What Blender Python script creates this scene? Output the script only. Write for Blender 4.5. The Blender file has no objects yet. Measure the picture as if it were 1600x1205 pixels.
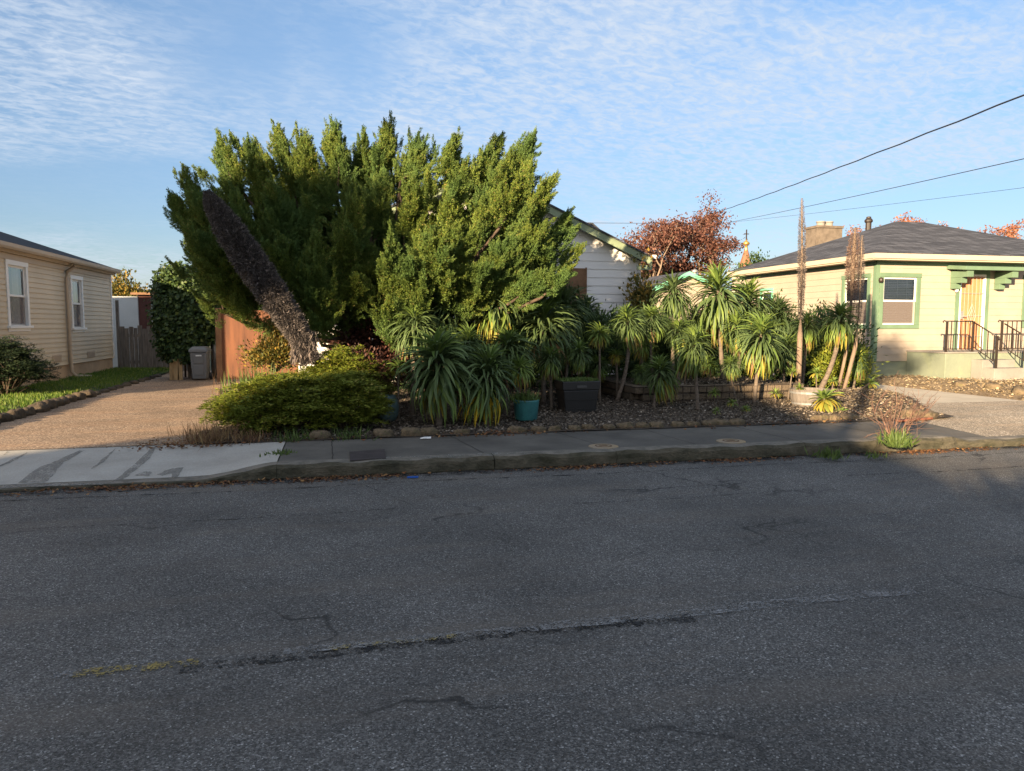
import bpy, math, random
import numpy as np
from mathutils import Vector, Matrix

random.seed(7)
rng = np.random.default_rng(7)
scene = bpy.context.scene
COL = scene.collection
PI = math.pi

# ------------------------------------------------------------------ camera
F = 1156.0
YAW = math.radians(13.07)
PIT = math.atan((602.5 - 506) / F)
CAMH = 1.6
cy_, sy_ = math.cos(YAW), math.sin(YAW)
cp_, sp_ = math.cos(PIT), math.sin(PIT)
FW = (sy_ * cp_, cy_ * cp_, -sp_)
RT = (cy_, -sy_, 0)
UP = (sy_ * sp_, cy_ * sp_, cp_)


def ray(px, py):
    a = (px - 800) / F
    b = (602.5 - py) / F
    return [FW[i] + a * RT[i] + b * UP[i] for i in range(3)]


def at(px, py, Y):
    """survey helper: the point of the plane Y = const seen at a photo pixel"""
    d = ray(px, py)
    t = Y / d[1]
    return Vector((d[0] * t, Y, CAMH + d[2] * t))


def onz(px, py, z):
    d = ray(px, py)
    t = (z - CAMH) / d[2]
    return Vector((d[0] * t, d[1] * t, z))


cam_d = bpy.data.cameras.new('camera')
cam_d.sensor_width = 36
cam_d.lens = 36 * F / 1600
cam_d.clip_start = 0.05
cam_d.clip_end = 3000
cam = bpy.data.objects.new('camera', cam_d)
COL.objects.link(cam)
cam.location = (0, 0, CAMH)
cam.rotation_euler = (PI / 2 - PIT, 0, -YAW)
scene.camera = cam

# ------------------------------------------------------------------ light
SUN_AZ = math.radians(42)      # direction the light travels, from +Y towards +X
SUN_EL = math.radians(12)
sd = bpy.data.lights.new('sun', 'SUN')
sd.energy = 5.0
sd.angle = math.radians(0.5)
sd.color = (1.0, 0.76, 0.48)
so = bpy.data.objects.new('sun', sd)
COL.objects.link(so)
ldir = Vector((math.sin(SUN_AZ) * math.cos(SUN_EL), math.cos(SUN_AZ) * math.cos(SUN_EL), -math.sin(SUN_EL)))
so.rotation_euler = ldir.to_track_quat('-Z', 'Y').to_euler()
so.location = (-20, -20, 15)

scene.view_settings.view_transform = 'Standard'
scene.view_settings.look = 'None'
scene.view_settings.exposure = 1.95
scene.view_settings.gamma = 1.0


# ------------------------------------------------------------------ node helper
class NT:
    def __init__(self, tree):
        self.t = tree
        self.n = tree.nodes
        self.l = tree.links

    def node(self, typ, **kw):
        nd = self.n.new(typ)
        for k, v in kw.items():
            if k == 'inp':
                for kk, vv in v.items():
                    if isinstance(vv, bpy.types.NodeSocket):
                        self.l.new(vv, nd.inputs[kk])
                    else:
                        nd.inputs[kk].default_value = vv
            else:
                setattr(nd, k, v)
        return nd

    def noise(self, vec, scale, detail=4, rough=0.55, dist=0.0):
        nd = self.node('ShaderNodeTexNoise', inp={'Scale': scale, 'Detail': detail, 'Roughness': rough, 'Distortion': dist})
        if vec is not None:
            self.l.new(vec, nd.inputs['Vector'])
        return nd.outputs[0]

    def ramp(self, fac, stops, interp='LINEAR'):
        nd = self.n.new('ShaderNodeValToRGB')
        nd.color_ramp.interpolation = interp
        e = nd.color_ramp.elements
        while len(e) < len(stops):
            e.new(0.5)
        for i, (p, c) in enumerate(stops):
            e[i].position = p
            e[i].color = (c, c, c, 1) if isinstance(c, (int, float)) else (*c, 1)
        self.l.new(fac, nd.inputs[0])
        return nd.outputs[0]

    def mix(self, fac, a, b, blend='MIX'):
        nd = self.n.new('ShaderNodeMix')
        nd.data_type = 'RGBA'
        nd.blend_type = blend
        for s, v in ((nd.inputs[0], fac), (nd.inputs[6], a), (nd.inputs[7], b)):
            if isinstance(v, bpy.types.NodeSocket):
                self.l.new(v, s)
            elif isinstance(v, (int, float)):
                s.default_value = v if s == nd.inputs[0] else (v, v, v, 1)
            else:
                s.default_value = (*v, 1)
        return nd.outputs[2]

    def math(self, op, a, b=0.0, c=None):
        nd = self.n.new('ShaderNodeMath')
        nd.operation = op
        for s, v in zip(nd.inputs, (a, b, c)):
            if v is None:
                continue
            if isinstance(v, bpy.types.NodeSocket):
                self.l.new(v, s)
            else:
                s.default_value = v
        return nd.outputs[0]


def newmat(name):
    m = bpy.data.materials.new(name)
    m.use_nodes = True
    t = NT(m.node_tree)
    b = t.n['Principled BSDF']
    b.inputs['Specular IOR Level'].default_value = 0.3
    return m, t, b


def objvec(t, scale=None):
    tc = t.n.new('ShaderNodeTexCoord')
    v = tc.outputs['Object']
    if scale:
        mp = t.n.new('ShaderNodeMapping')
        mp.inputs['Scale'].default_value = scale
        t.l.new(v, mp.inputs['Vector'])
        v = mp.outputs[0]
    return v


def bump(t, b, h, strength=0.4, dist=0.01):
    nd = t.n.new('ShaderNodeBump')
    nd.inputs['Strength'].default_value = strength
    nd.inputs['Distance'].default_value = dist
    t.l.new(h, nd.inputs['Height'])
    t.l.new(nd.outputs[0], b.inputs['Normal'])


def mat(name, c, rough=0.7, var=0.25, scale=3.0, fine=40.0, bmp=0.3, bd=0.004, stretch=None, c2=None, metal=0.0, spec=0.3, dirt=None):
    """base colour c, patchy variation towards c2, fine grain, bump, optional dirt colour in blotches"""
    m, t, b = newmat(name)
    v = objvec(t, stretch)
    c2 = c2 or tuple(x * (1 - var) for x in c)
    n1 = t.noise(v, scale, 5, 0.6)
    col = t.mix(t.ramp(n1, [(0.35, 0.0), (0.68, 1.0)]), c, c2)
    n2 = t.noise(v, fine, 4, 0.6)
    col = t.mix(0.5, col, t.ramp(n2, [(0.25, 1 - var), (0.75, 1.0)]), 'MULTIPLY')
    if dirt:
        n3 = t.noise(v, scale * 1.7, 6, 0.7)
        col = t.mix(t.ramp(n3, [(0.55, 0.0), (0.72, 0.85)]), col, dirt)
    t.l.new(col, b.inputs['Base Color'])
    b.inputs['Roughness'].default_value = rough
    b.inputs['Metallic'].default_value = metal
    b.inputs['Specular IOR Level'].default_value = spec
    if bmp:
        bump(t, b, n2, bmp, bd)
    return m


def leafmat(name, stops, trans=0.25, rough=0.6, clump=None, clump_scale=1.5, spec=0.25):
    """leaf colour picked per leaf (random per island), mixed towards another hue in clumps, part of the light passes through"""
    m, t, b = newmat(name)
    g = t.n.new('ShaderNodeNewGeometry')
    col = t.ramp(g.outputs['Random Per Island'], stops)
    if clump:
        n = t.noise(objvec(t), clump_scale, 3, 0.6)
        col = t.mix(t.ramp(n, [(0.42, 0.0), (0.62, 1.0)]), col, clump, 'MIX')
    t.l.new(col, b.inputs['Base Color'])
    b.inputs['Roughness'].default_value = rough
    b.inputs['Specular IOR Level'].default_value = spec
    tr = t.n.new('ShaderNodeBsdfTranslucent')
    t.l.new(col, tr.inputs['Color'])
    mx = t.n.new('ShaderNodeMixShader')
    mx.inputs[0].default_value = trans
    t.l.new(b.outputs[0], mx.inputs[1])
    t.l.new(tr.outputs[0], mx.inputs[2])
    t.l.new(mx.outputs[0], t.n['Material Output'].inputs['Surface'])
    return m


# ------------------------------------------------------------------ objects
ORG = {}


def tag(o, label=None, cat=None, group=None, kind=None):
    if label:
        o['label'] = label
    if cat:
        o['category'] = cat
    if group:
        o['group'] = group
    if kind:
        o['kind'] = kind
    return o


def thing(name, label, cat, loc=(0, 0, 0), group=None):
    o = bpy.data.objects.new(name, None)
    o.empty_display_size = 0.2
    COL.objects.link(o)
    o.location = loc
    ORG[o.name] = Vector(loc)
    return tag(o, label, cat, group)


def link_mesh(name, me, parent=None):
    o = bpy.data.objects.new(name, me)
    COL.objects.link(o)
    if parent:
        o.parent = parent
        ORG[o.name] = ORG[parent.name]
    else:
        ORG[o.name] = Vector((0, 0, 0))
    return o


class MB:
    """collects faces in world coordinates"""

    def __init__(self):
        self.v, self.f, self.m = [], [], []

    def face(self, pts, mi=0):
        i = len(self.v)
        self.v += [tuple(p) for p in pts]
        self.f.append(tuple(range(i, i + len(pts))))
        self.m.append(mi)

    def hexa(self, p, mi=0):
        i = len(self.v)
        self.v += [tuple(q) for q in p]
        for f in ((0, 3, 2, 1), (4, 5, 6, 7), (0, 1, 5, 4), (1, 2, 6, 5), (2, 3, 7, 6), (3, 0, 4, 7)):
            self.f.append(tuple(i + k for k in f))
            self.m.append(mi)

    def box(self, x0, x1, y0, y1, z0, z1, mi=0):
        self.hexa([(x0, y0, z0), (x1, y0, z0), (x1, y1, z0), (x0, y1, z0), (x0, y0, z1), (x1, y0, z1), (x1, y1, z1), (x0, y1, z1)], mi)

    def prism(self, poly, vec, mi=0):
        n = len(poly)
        a = [Vector(p) for p in poly]
        b = [p + Vector(vec) for p in a]
        i = len(self.v)
        self.v += [tuple(p) for p in a + b]
        self.f.append(tuple(i + k for k in range(n)))
        self.f.append(tuple(i + n + k for k in reversed(range(n))))
        self.m += [mi, mi]
        for k in range(n):
            self.f.append((i + k, i + (k + 1) % n, i + n + (k + 1) % n, i + n + k))
            self.m.append(mi)

    def tube(self, path, radii, n=8, mi=0, cap=True):
        path = [Vector(p) for p in path]
        if isinstance(radii, (int, float)):
            radii = [radii] * len(path)
        i0 = len(self.v)
        ref = Vector((0.13, 0.27, 0.95))
        for k, p in enumerate(path):
            d = (path[min(k + 1, len(path) - 1)] - path[max(k - 1, 0)])
            d = d.normalized() if d.length > 1e-9 else Vector((0, 0, 1))
            if abs(d.dot(ref)) > 0.97:
                ref2 = Vector((1, 0, 0))
            else:
                ref2 = ref
            u = d.cross(ref2).normalized()
            w = d.cross(u)
            for j in range(n):
                a = 2 * PI * j / n
                self.v.append(tuple(p + (u * math.cos(a) + w * math.sin(a)) * radii[k]))
        for k in range(len(path) - 1):
            for j in range(n):
                a = i0 + k * n + j
                b = i0 + k * n + (j + 1) % n
                self.f.append((a, b, b + n, a + n))
                self.m.append(mi)
        if cap:
            self.f.append(tuple(i0 + j for j in reversed(range(n))))
            self.f.append(tuple(i0 + (len(path) - 1) * n + j for j in range(n)))
            self.m += [mi, mi]

    def lathe(self, c, prof, n=24, mi=0, sx=1, sy=1):
        i0 = len(self.v)
        for r, z in prof:
            for j in range(n):
                a = 2 * PI * j / n
                self.v.append((c[0] + r * math.cos(a) * sx, c[1] + r * math.sin(a) * sy, c[2] + z))
        for k in range(len(prof) - 1):
            for j in range(n):
                a = i0 + k * n + j
                b = i0 + k * n + (j + 1) % n
                self.f.append((a, b, b + n, a + n))
                self.m.append(mi)

    def build(self, name, mats, parent=None, smooth=False, bevel=0):
        me = bpy.data.meshes.new(name)
        o = link_mesh(name, me, parent)
        org = ORG[o.name]
        me.from_pydata([(x - org.x, y - org.y, z - org.z) for x, y, z in self.v], [], self.f)
        if not isinstance(mats, (list, tuple)):
            mats = [mats]
        for mm in mats:
            me.materials.append(mm)
        me.polygons.foreach_set('material_index', self.m)
        if smooth:
            me.polygons.foreach_set('use_smooth', [True] * len(self.f))
        if bevel:
            md = o.modifiers.new('bevel', 'BEVEL')
            md.width = bevel
            md.segments = 2
            md.limit_method = 'ANGLE'
        me.update()
        return o


def struct(mb, name, mats, **kw):
    return tag(mb.build(name, mats, **kw), kind='structure')


def npmesh(name, V, Fq, mats, mi=None, parent=None, smooth=False):
    """V (n,3) in world coordinates, Fq (m,k) faces"""
    me = bpy.data.meshes.new(name)
    if parent is not None and ORG[parent.name].length:
        V = V - np.array(ORG[parent.name])[None]
    k = Fq.shape[1]
    me.vertices.add(len(V))
    me.vertices.foreach_set('co', np.ascontiguousarray(V, dtype=np.float32).ravel())
    me.loops.add(Fq.size)
    me.loops.foreach_set('vertex_index', np.ascontiguousarray(Fq, dtype=np.int32).ravel())
    me.polygons.add(len(Fq))
    me.polygons.foreach_set('loop_start', np.arange(0, Fq.size, k, dtype=np.int32))
    for mm in (mats if isinstance(mats, (list, tuple)) else [mats]):
        me.materials.append(mm)
    if mi is not None:
        me.polygons.foreach_set('material_index', np.ascontiguousarray(mi, dtype=np.int32))
    if smooth:
        me.polygons.foreach_set('use_smooth', np.ones(len(Fq), dtype=bool))
    me.update(calc_edges=True)
    return link_mesh(name, me, parent)


def nrm(a):
    return a / np.maximum(np.linalg.norm(a, axis=-1, keepdims=True), 1e-9)


def diamonds(P, D, N, L, W, fold=0.3):
    """leaf faces: P base, D long axis, N normal, L length, W width -> V, F(tri)"""
    D = nrm(D)
    S = nrm(np.cross(D, N))
    N = nrm(np.cross(S, D))
    L = np.broadcast_to(L, (len(P),))[:, None]
    W = np.broadcast_to(W, (len(P),))[:, None]
    mid = P + D * L * 0.45 - N * W * fold
    V = np.stack([P, mid + S * W * 0.5, P + D * L, mid - S * W * 0.5], 1).reshape(-1, 3)
    i = np.arange(len(P))[:, None] * 4
    Fq = np.concatenate([i + np.array([[0, 1, 2]]), i + np.array([[0, 2, 3]])], 1).reshape(-1, 3)
    return V, Fq


def rdir(n):
    return nrm(rng.normal(size=(n, 3)))


def A(v):
    return np.array(v, dtype=float)

# ------------------------------------------------------------------ world: sky with thin rippled cloud
CLX, CLY = 4.2, 3.0
w = bpy.data.worlds.new('World')
scene.world = w
w.use_nodes = True
t = NT(w.node_tree)
bg = t.n['Background']
sky = t.n.new('ShaderNodeTexSky')
sky.sky_type = 'NISHITA'
sky.sun_disc = False
sky.sun_elevation = SUN_EL
sky.sun_rotation = math.radians(180 + 42)
sky.altitude = 0
sky.air_density = 1.0
sky.dust_density = 0.4
sky.ozone_density = 2.0
tc = t.n.new('ShaderNodeTexCoord')
sep = t.n.new('ShaderNodeSeparateXYZ')
t.l.new(tc.outputs['Generated'], sep.inputs[0])
zz = t.math('ADD', t.math('MAXIMUM', sep.outputs[2], 0.0), 0.10)
ux = t.math('DIVIDE', sep.outputs[0], zz)
uy = t.math('DIVIDE', sep.outputs[1], zz)
cmb = t.n.new('ShaderNodeCombineXYZ')
t.l.new(ux, cmb.inputs[0])
t.l.new(uy, cmb.inputs[1])
uv = cmb.outputs[0]
mp = t.n.new('ShaderNodeMapping')
mp.inputs['Rotation'].default_value = (0, 0, math.radians(-20))
mp.inputs['Location'].default_value = (CLX, CLY, 0)
t.l.new(uv, mp.inputs[0])
uvr = mp.outputs[0]
big = t.ramp(t.noise(uvr, 0.50, 3, 0.5, 0.4), [(0.36, 0.08), (0.54, 1.0)])
mp2 = t.n.new('ShaderNodeMapping')
mp2.inputs['Scale'].default_value = (1.0, 1.55, 1)
mp2.inputs['Rotation'].default_value = (0, 0, math.radians(12))
t.l.new(uvr, mp2.inputs[0])
rip = t.ramp(t.noise(mp2.outputs[0], 17.0, 6, 0.62, 0.5), [(0.40, 0.0), (0.62, 1.0)])
strk = t.ramp(t.noise(mp2.outputs[0], 1.6, 6, 0.62, 1.2), [(0.36, 0.0), (0.7, 1.0)])
cov = t.math('MULTIPLY', big, t.math('ADD', t.math('MULTIPLY', rip, 0.45), t.math('MULTIPLY', strk, 0.48)))
cov = t.math('ADD', t.math('MULTIPLY', cov, 0.98), 0.08)
# unseen cloud behind the camera brightened and warmed towards the sun to fill the shade
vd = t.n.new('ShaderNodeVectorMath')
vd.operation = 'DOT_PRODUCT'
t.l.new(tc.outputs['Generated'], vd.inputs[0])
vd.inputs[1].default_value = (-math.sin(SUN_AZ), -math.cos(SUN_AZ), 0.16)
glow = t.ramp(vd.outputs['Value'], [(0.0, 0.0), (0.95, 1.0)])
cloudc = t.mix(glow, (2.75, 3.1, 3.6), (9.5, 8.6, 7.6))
skyc = t.mix(1.0, sky.outputs[0], (0.90, 0.92, 0.98), 'MULTIPLY')
hz = t.ramp(sep.outputs[2], [(0.0, (0.50, 0.50, 0.55)), (0.16, (0.60, 0.64, 0.71)), (0.42, (0.90, 0.93, 0.94))])
skyc = t.mix(1.0, skyc, hz, 'MULTIPLY')
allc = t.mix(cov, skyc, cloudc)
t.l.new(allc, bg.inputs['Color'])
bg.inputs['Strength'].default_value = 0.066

# ------------------------------------------------------------------ materials
M = {}


def asphalt(name, base, light, scale=95.0, patch=(0.68, 1.3), cracks=False):
    m, t, b = newmat(name)
    v = objvec(t)
    vo = t.node('ShaderNodeTexVoronoi', inp={'Scale': scale})
    t.l.new(v, vo.inputs['Vector'])
    sp = t.n.new('ShaderNodeSeparateColor')
    t.l.new(vo.outputs['Color'], sp.inputs[0])
    col = t.ramp(sp.outputs[0], [(0.0, tuple(x * 0.45 for x in base)), (0.5, base), (0.86, tuple(x * 1.7 for x in base)), (0.97, light), (1.0, tuple(x * 1.8 for x in light))])
    vo2 = t.node('ShaderNodeTexVoronoi', inp={'Scale': scale * 0.42})
    t.l.new(v, vo2.inputs['Vector'])
    sp2 = t.n.new('ShaderNodeSeparateColor')
    t.l.new(vo2.outputs['Color'], sp2.inputs[0])
    big = t.ramp(sp2.outputs[1], [(0.972, 0.0), (0.982, 1.0)])
    rnd = t.ramp(vo2.outputs['Distance'], [(0.18, 1.0), (0.4, 0.0)])
    col = t.mix(t.math('MULTIPLY', t.math('MULTIPLY', big, rnd), 0.8), col, light)
    n = t.noise(v, 0.7, 5, 0.6)
    col = t.mix(1.0, col, t.ramp(n, [(0.3, patch[0]), (0.7, patch[1])]), 'MULTIPLY')
    n4 = t.noise(objvec(t, (0.25, 1.6, 1)), 1.3, 5, 0.65)
    col = t.mix(t.ramp(n4, [(0.5, 0.0), (0.75, 0.5)]), col, tuple(x * 1.5 for x in (base[0] * 1.15, base[1], base[2] * 0.85)))
    if cracks:
        nv = t.node('ShaderNodeTexNoise', inp={'Scale': 2.2, 'Detail': 4.0})
        t.l.new(v, nv.inputs['Vector'])
        vm = t.n.new('ShaderNodeVectorMath')
        vm.operation = 'MULTIPLY_ADD'
        t.l.new(nv.outputs['Color'], vm.inputs[0])
        vm.inputs[1].default_value = (0.7, 0.7, 0.7)
        t.l.new(v, vm.inputs[2])
        ve = t.node('ShaderNodeTexVoronoi', feature='DISTANCE_TO_EDGE', inp={'Scale': 0.55})
        t.l.new(vm.outputs[0], ve.inputs['Vector'])
        ck = t.ramp(ve.outputs['Distance'], [(0.004, 1.0), (0.011, 0.0)])
        mk = t.ramp(t.noise(v, 0.45, 2, 0.5), [(0.50, 0.0), (0.60, 0.75)])
        col = t.mix(t.math('MULTIPLY', ck, mk), col, (0.012, 0.012, 0.012))
        st = t.ramp(t.noise(v, 2.6, 5, 0.7), [(0.60, 0.0), (0.74, 0.45)])
        col = t.mix(st, col, (0.028, 0.027, 0.027))
    t.l.new(col, b.inputs['Base Color'])
    b.inputs['Roughness'].default_value = 0.85
    bump(t, b, vo.outputs['Distance'], 0.5, 0.006)
    return m


M['asphalt'] = asphalt('asphalt', (0.078, 0.0755, 0.0715), (0.19, 0.187, 0.18), 140.0, cracks=True)
M['driveway'] = asphalt('exposed_aggregate', (0.235, 0.165, 0.11), (0.42, 0.33, 0.235), 70.0, (0.66, 1.2))
M['drive2'] = asphalt('grey_aggregate', (0.26, 0.215, 0.16), (0.5, 0.44, 0.36), 75.0, (0.8, 1.2))
M['sidewalk'] = mat('old_concrete', (0.125, 0.115, 0.10), 0.85, 0.45, 1.6, 60, 0.4, 0.004, dirt=(0.07, 0.066, 0.06))
M['apron'] = None
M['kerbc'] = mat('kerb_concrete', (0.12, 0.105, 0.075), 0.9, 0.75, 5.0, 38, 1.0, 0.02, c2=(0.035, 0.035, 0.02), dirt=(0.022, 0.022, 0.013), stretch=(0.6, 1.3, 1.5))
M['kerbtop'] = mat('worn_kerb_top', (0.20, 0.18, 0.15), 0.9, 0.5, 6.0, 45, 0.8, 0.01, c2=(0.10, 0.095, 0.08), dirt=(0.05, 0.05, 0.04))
M['walk'] = mat('pale_concrete', (0.50, 0.44, 0.35), 0.85, 0.2, 2.0, 60, 0.3, 0.003)
M['soil'] = mat('soil', (0.075, 0.058, 0.042), 0.95, 0.5, 3.0, 35, 0.9, 0.03, c2=(0.04, 0.03, 0.022))
M['dryyard'] = mat('dry_tan_ground', (0.27, 0.20, 0.125), 0.95, 0.4, 2.5, 30, 0.9, 0.03, c2=(0.16, 0.115, 0.07))
M['dry_sunlit_chips'] = leafmat('dry_sunlit_mulch', [(0.0, (0.09, 0.065, 0.04)), (0.5, (0.22, 0.165, 0.10)), (1.0, (0.42, 0.34, 0.22))], 0.0, 0.9)  # dry yard chips; on the bed their pale tone paints sunlit mulch
M['yard'] = mat('yard_ground', (0.10, 0.095, 0.05), 0.95, 0.4, 1.0, 20, 0.6, 0.02, c2=(0.06, 0.075, 0.03))
M['dirtlawn'] = mat('lawn_soil', (0.05, 0.075, 0.018), 0.95, 0.4, 3.0, 60, 0.6, 0.02)
M['chips'] = leafmat('bark_chips', [(0.0, (0.04, 0.03, 0.023)), (0.45, (0.10, 0.08, 0.06)), (0.86, (0.17, 0.14, 0.11)), (1.0, (0.33, 0.29, 0.24))], 0.0, 0.9)
M['litter'] = leafmat('dead_leaves', [(0.0, (0.06, 0.03, 0.018)), (0.6, (0.16, 0.07, 0.03)), (1.0, (0.26, 0.15, 0.06))], 0.1, 0.8)
M['grass'] = leafmat('grass_blades', [(0.0, (0.06, 0.12, 0.015)), (0.7, (0.13, 0.21, 0.03)), (1.0, (0.26, 0.28, 0.07))], 0.35, 0.5)
M['drygrass'] = leafmat('dry_grass', [(0.0, (0.10, 0.05, 0.03)), (0.6, (0.2, 0.12, 0.06)), (1.0, (0.3, 0.22, 0.1))], 0.2, 0.7)
M['weed'] = leafmat('weed_leaves', [(0.0, (0.05, 0.085, 0.022)), (1.0, (0.12, 0.17, 0.045))], 0.3, 0.5)
M['darkstone'] = mat('dark_lawn_stone', (0.10, 0.075, 0.05), 0.9, 0.5, 6.0, 30, 1.0, 0.02, c2=(0.05, 0.04, 0.028), dirt=(0.05, 0.07, 0.02))
M['stone'] = mat('mossy_stone', (0.21, 0.155, 0.095), 0.95, 0.6, 9.0, 40, 1.0, 0.03, c2=(0.08, 0.062, 0.04), dirt=(0.085, 0.10, 0.025))
M['blocks'] = None
M['juniper'] = leafmat('juniper_scales', [(0.0, (0.050, 0.085, 0.017)), (0.5, (0.100, 0.145, 0.023)), (0.93, (0.175, 0.215, 0.032)), (1.0, (0.28, 0.19, 0.07))], 0.04, 0.65, clump=(0.065, 0.115, 0.028), clump_scale=1.2)
M['juniper2'] = leafmat('spreading_juniper', [(0.0, (0.04, 0.065, 0.010)), (0.5, (0.12, 0.15, 0.017)), (0.9, (0.26, 0.27, 0.030)), (1.0, (0.30, 0.22, 0.07))], 0.12, 0.6, clump=(0.13, 0.16, 0.018), clump_scale=2.5)
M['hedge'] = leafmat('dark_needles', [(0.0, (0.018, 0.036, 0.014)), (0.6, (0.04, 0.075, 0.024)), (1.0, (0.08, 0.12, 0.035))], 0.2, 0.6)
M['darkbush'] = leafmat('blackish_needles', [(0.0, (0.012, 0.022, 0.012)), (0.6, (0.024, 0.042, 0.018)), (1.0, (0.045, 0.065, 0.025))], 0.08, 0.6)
M['ivy'] = leafmat('ivy_leaves', [(0.0, (0.022, 0.04, 0.014)), (0.6, (0.05, 0.085, 0.025)), (1.0, (0.10, 0.14, 0.035))], 0.25, 0.45)
M['autumn'] = leafmat('rust_leaves', [(0.0, (0.06, 0.026, 0.020)), (0.6, (0.14, 0.058, 0.042)), (1.0, (0.19, 0.10, 0.07))], 0.25, 0.6)
M['orange'] = leafmat('orange_leaves', [(0.0, (0.2, 0.07, 0.04)), (0.6, (0.32, 0.12, 0.065)), (1.0, (0.38, 0.22, 0.13))], 0.3, 0.6)
M['purple'] = leafmat('dark_red_leaves', [(0.0, (0.03, 0.014, 0.012)), (1.0, (0.09, 0.035, 0.025))], 0.15, 0.6)
M['golden'] = leafmat('golden_green_leaves', [(0.0, (0.05, 0.06, 0.015)), (0.6, (0.12, 0.11, 0.025)), (1.0, (0.35, 0.22, 0.05))], 0.25, 0.5)
M['redtwig'] = leafmat('red_twigs', [(0.0, (0.075, 0.048, 0.038)), (1.0, (0.15, 0.085, 0.062))], 0.0, 0.7)
M['bristle'] = leafmat('dead_bristles', [(0.0, (0.04, 0.035, 0.033)), (0.7, (0.095, 0.083, 0.078)), (1.0, (0.22, 0.185, 0.17))], 0.05, 0.8)
M['bristle_grey'] = leafmat('grey_bristles', [(0.0, (0.055, 0.045, 0.042)), (0.7, (0.13, 0.105, 0.095)), (1.0, (0.24, 0.20, 0.175))], 0.08, 0.8)
M['bristle_red'] = leafmat('rust_bristles', [(0.0, (0.07, 0.045, 0.038)), (0.6, (0.16, 0.105, 0.085)), (1.0, (0.26, 0.18, 0.14))], 0.1, 0.8)
EG = [leafmat('echium_deep', [(0.0, (0.055, 0.090, 0.034)), (1.0, (0.115, 0.165, 0.060))], 0.22, 0.5),
      leafmat('echium_fresh', [(0.0, (0.10, 0.165, 0.038)), (1.0, (0.20, 0.27, 0.060))], 0.28, 0.5),
      leafmat('echium_yellowing', [(0.0, (0.16, 0.19, 0.035)), (1.0, (0.34, 0.26, 0.04))], 0.28, 0.55),
      leafmat('echium_dead', [(0.0, (0.09, 0.06, 0.035)), (1.0, (0.24, 0.14, 0.06))], 0.12, 0.7),
      leafmat('echium_gold', [(0.0, (0.42, 0.30, 0.02)), (1.0, (0.62, 0.42, 0.03))], 0.3, 0.55)]
M['stem'] = mat('echium_stem', (0.19, 0.15, 0.115), 0.85, 0.5, 14, 70, 0.9, 0.01, stretch=(1, 1, 2.5), c2=(0.09, 0.07, 0.055))
M['bark'] = mat('bark', (0.12, 0.085, 0.06), 0.9, 0.5, 6, 40, 1.0, 0.02, stretch=(2, 2, 0.6))
M['palebark'] = mat('pale_bark', (0.26, 0.19, 0.14), 0.9, 0.4, 6, 40, 0.8, 0.02, stretch=(2, 2, 0.6))
M['beige'] = mat('beige_paint', (0.60, 0.485, 0.33), 0.55, 0.14, 1.2, 50, 0.12, 0.002)
M['beigetrim'] = mat('beige_trim_paint', (0.46, 0.36, 0.26), 0.55, 0.1, 2, 50, 0.1, 0.002)
M['found_l'] = mat('stained_stucco', (0.50, 0.345, 0.21), 0.85, 0.25, 1.8, 35, 0.5, 0.006, dirt=(0.3, 0.18, 0.10))
M['white'] = mat('white_paint', (0.78, 0.76, 0.72), 0.5, 0.07, 2, 40, 0.08, 0.002)
M['housewhite'] = mat('white_siding_paint', (0.72, 0.70, 0.68), 0.55, 0.08, 1.0, 40, 0.1, 0.002)
M['yellow'] = mat('pale_yellow_paint', (0.37, 0.312, 0.25), 0.55, 0.14, 1.4, 45, 0.12, 0.002)
M['cream'] = mat('cream_paint', (0.46, 0.385, 0.29), 0.5, 0.08, 1.5, 40, 0.08, 0.002)
M['teal'] = mat('sage_green_paint', (0.135, 0.21, 0.135), 0.5, 0.2, 2, 40, 0.1, 0.002)
M['mint'] = mat('mint_green_paint', (0.17, 0.47, 0.33), 0.5, 0.1, 2, 40, 0.1, 0.002)
M['found_r'] = mat('green_stucco', (0.21, 0.24, 0.18), 0.85, 0.2, 1.5, 35, 0.4, 0.005, dirt=(0.24, 0.27, 0.17))
M['olive'] = mat('olive_fascia_paint', (0.22, 0.27, 0.17), 0.5, 0.2, 2, 40, 0.1, 0.002)
M['greyconc'] = mat('grey_concrete', (0.27, 0.25, 0.225), 0.85, 0.25, 2.5, 50, 0.4, 0.004)
M['roof_d'] = mat('black_shingles', (0.030, 0.031, 0.036), 0.9, 0.4, 3, 30, 0.6, 0.01)
M['plywood'] = mat('plywood', (0.15, 0.058, 0.027), 0.7, 0.3, 2.2, 60, 0.2, 0.003, stretch=(3, 3, 0.35), c2=(0.07, 0.028, 0.015))
M['fence'] = mat('weathered_fence_wood', (0.23, 0.195, 0.165), 0.9, 0.5, 6, 60, 0.6, 0.006, stretch=(4, 4, 0.5))
M['timber'] = mat('brown_timber', (0.24, 0.13, 0.07), 0.8, 0.4, 4, 60, 0.4, 0.004)
M['palewood'] = mat('split_pale_wood', (0.50, 0.33, 0.16), 0.8, 0.35, 5, 60, 0.5, 0.006, stretch=(3, 3, 0.5))
M['bin'] = mat('grey_plastic', (0.20, 0.20, 0.195), 0.5, 0.12, 3, 50, 0.1, 0.002, spec=0.4)
M['bindark'] = mat('dark_plastic', (0.06, 0.06, 0.06), 0.5, 0.2, 3, 50, 0.1, 0.002)
M['iron'] = mat('dark_bronze_iron', (0.035, 0.024, 0.018), 0.45, 0.3, 8, 60, 0.2, 0.002, spec=0.5)
M['brick'] = mat('chimney_brick', (0.18, 0.145, 0.115), 0.9, 0.4, 5, 30, 0.7, 0.01)
M['tealpot'] = mat('teal_glaze', (0.045, 0.20, 0.20), 0.45, 0.35, 6, 40, 0.3, 0.004, c2=(0.03, 0.12, 0.13), spec=0.5)
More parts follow.
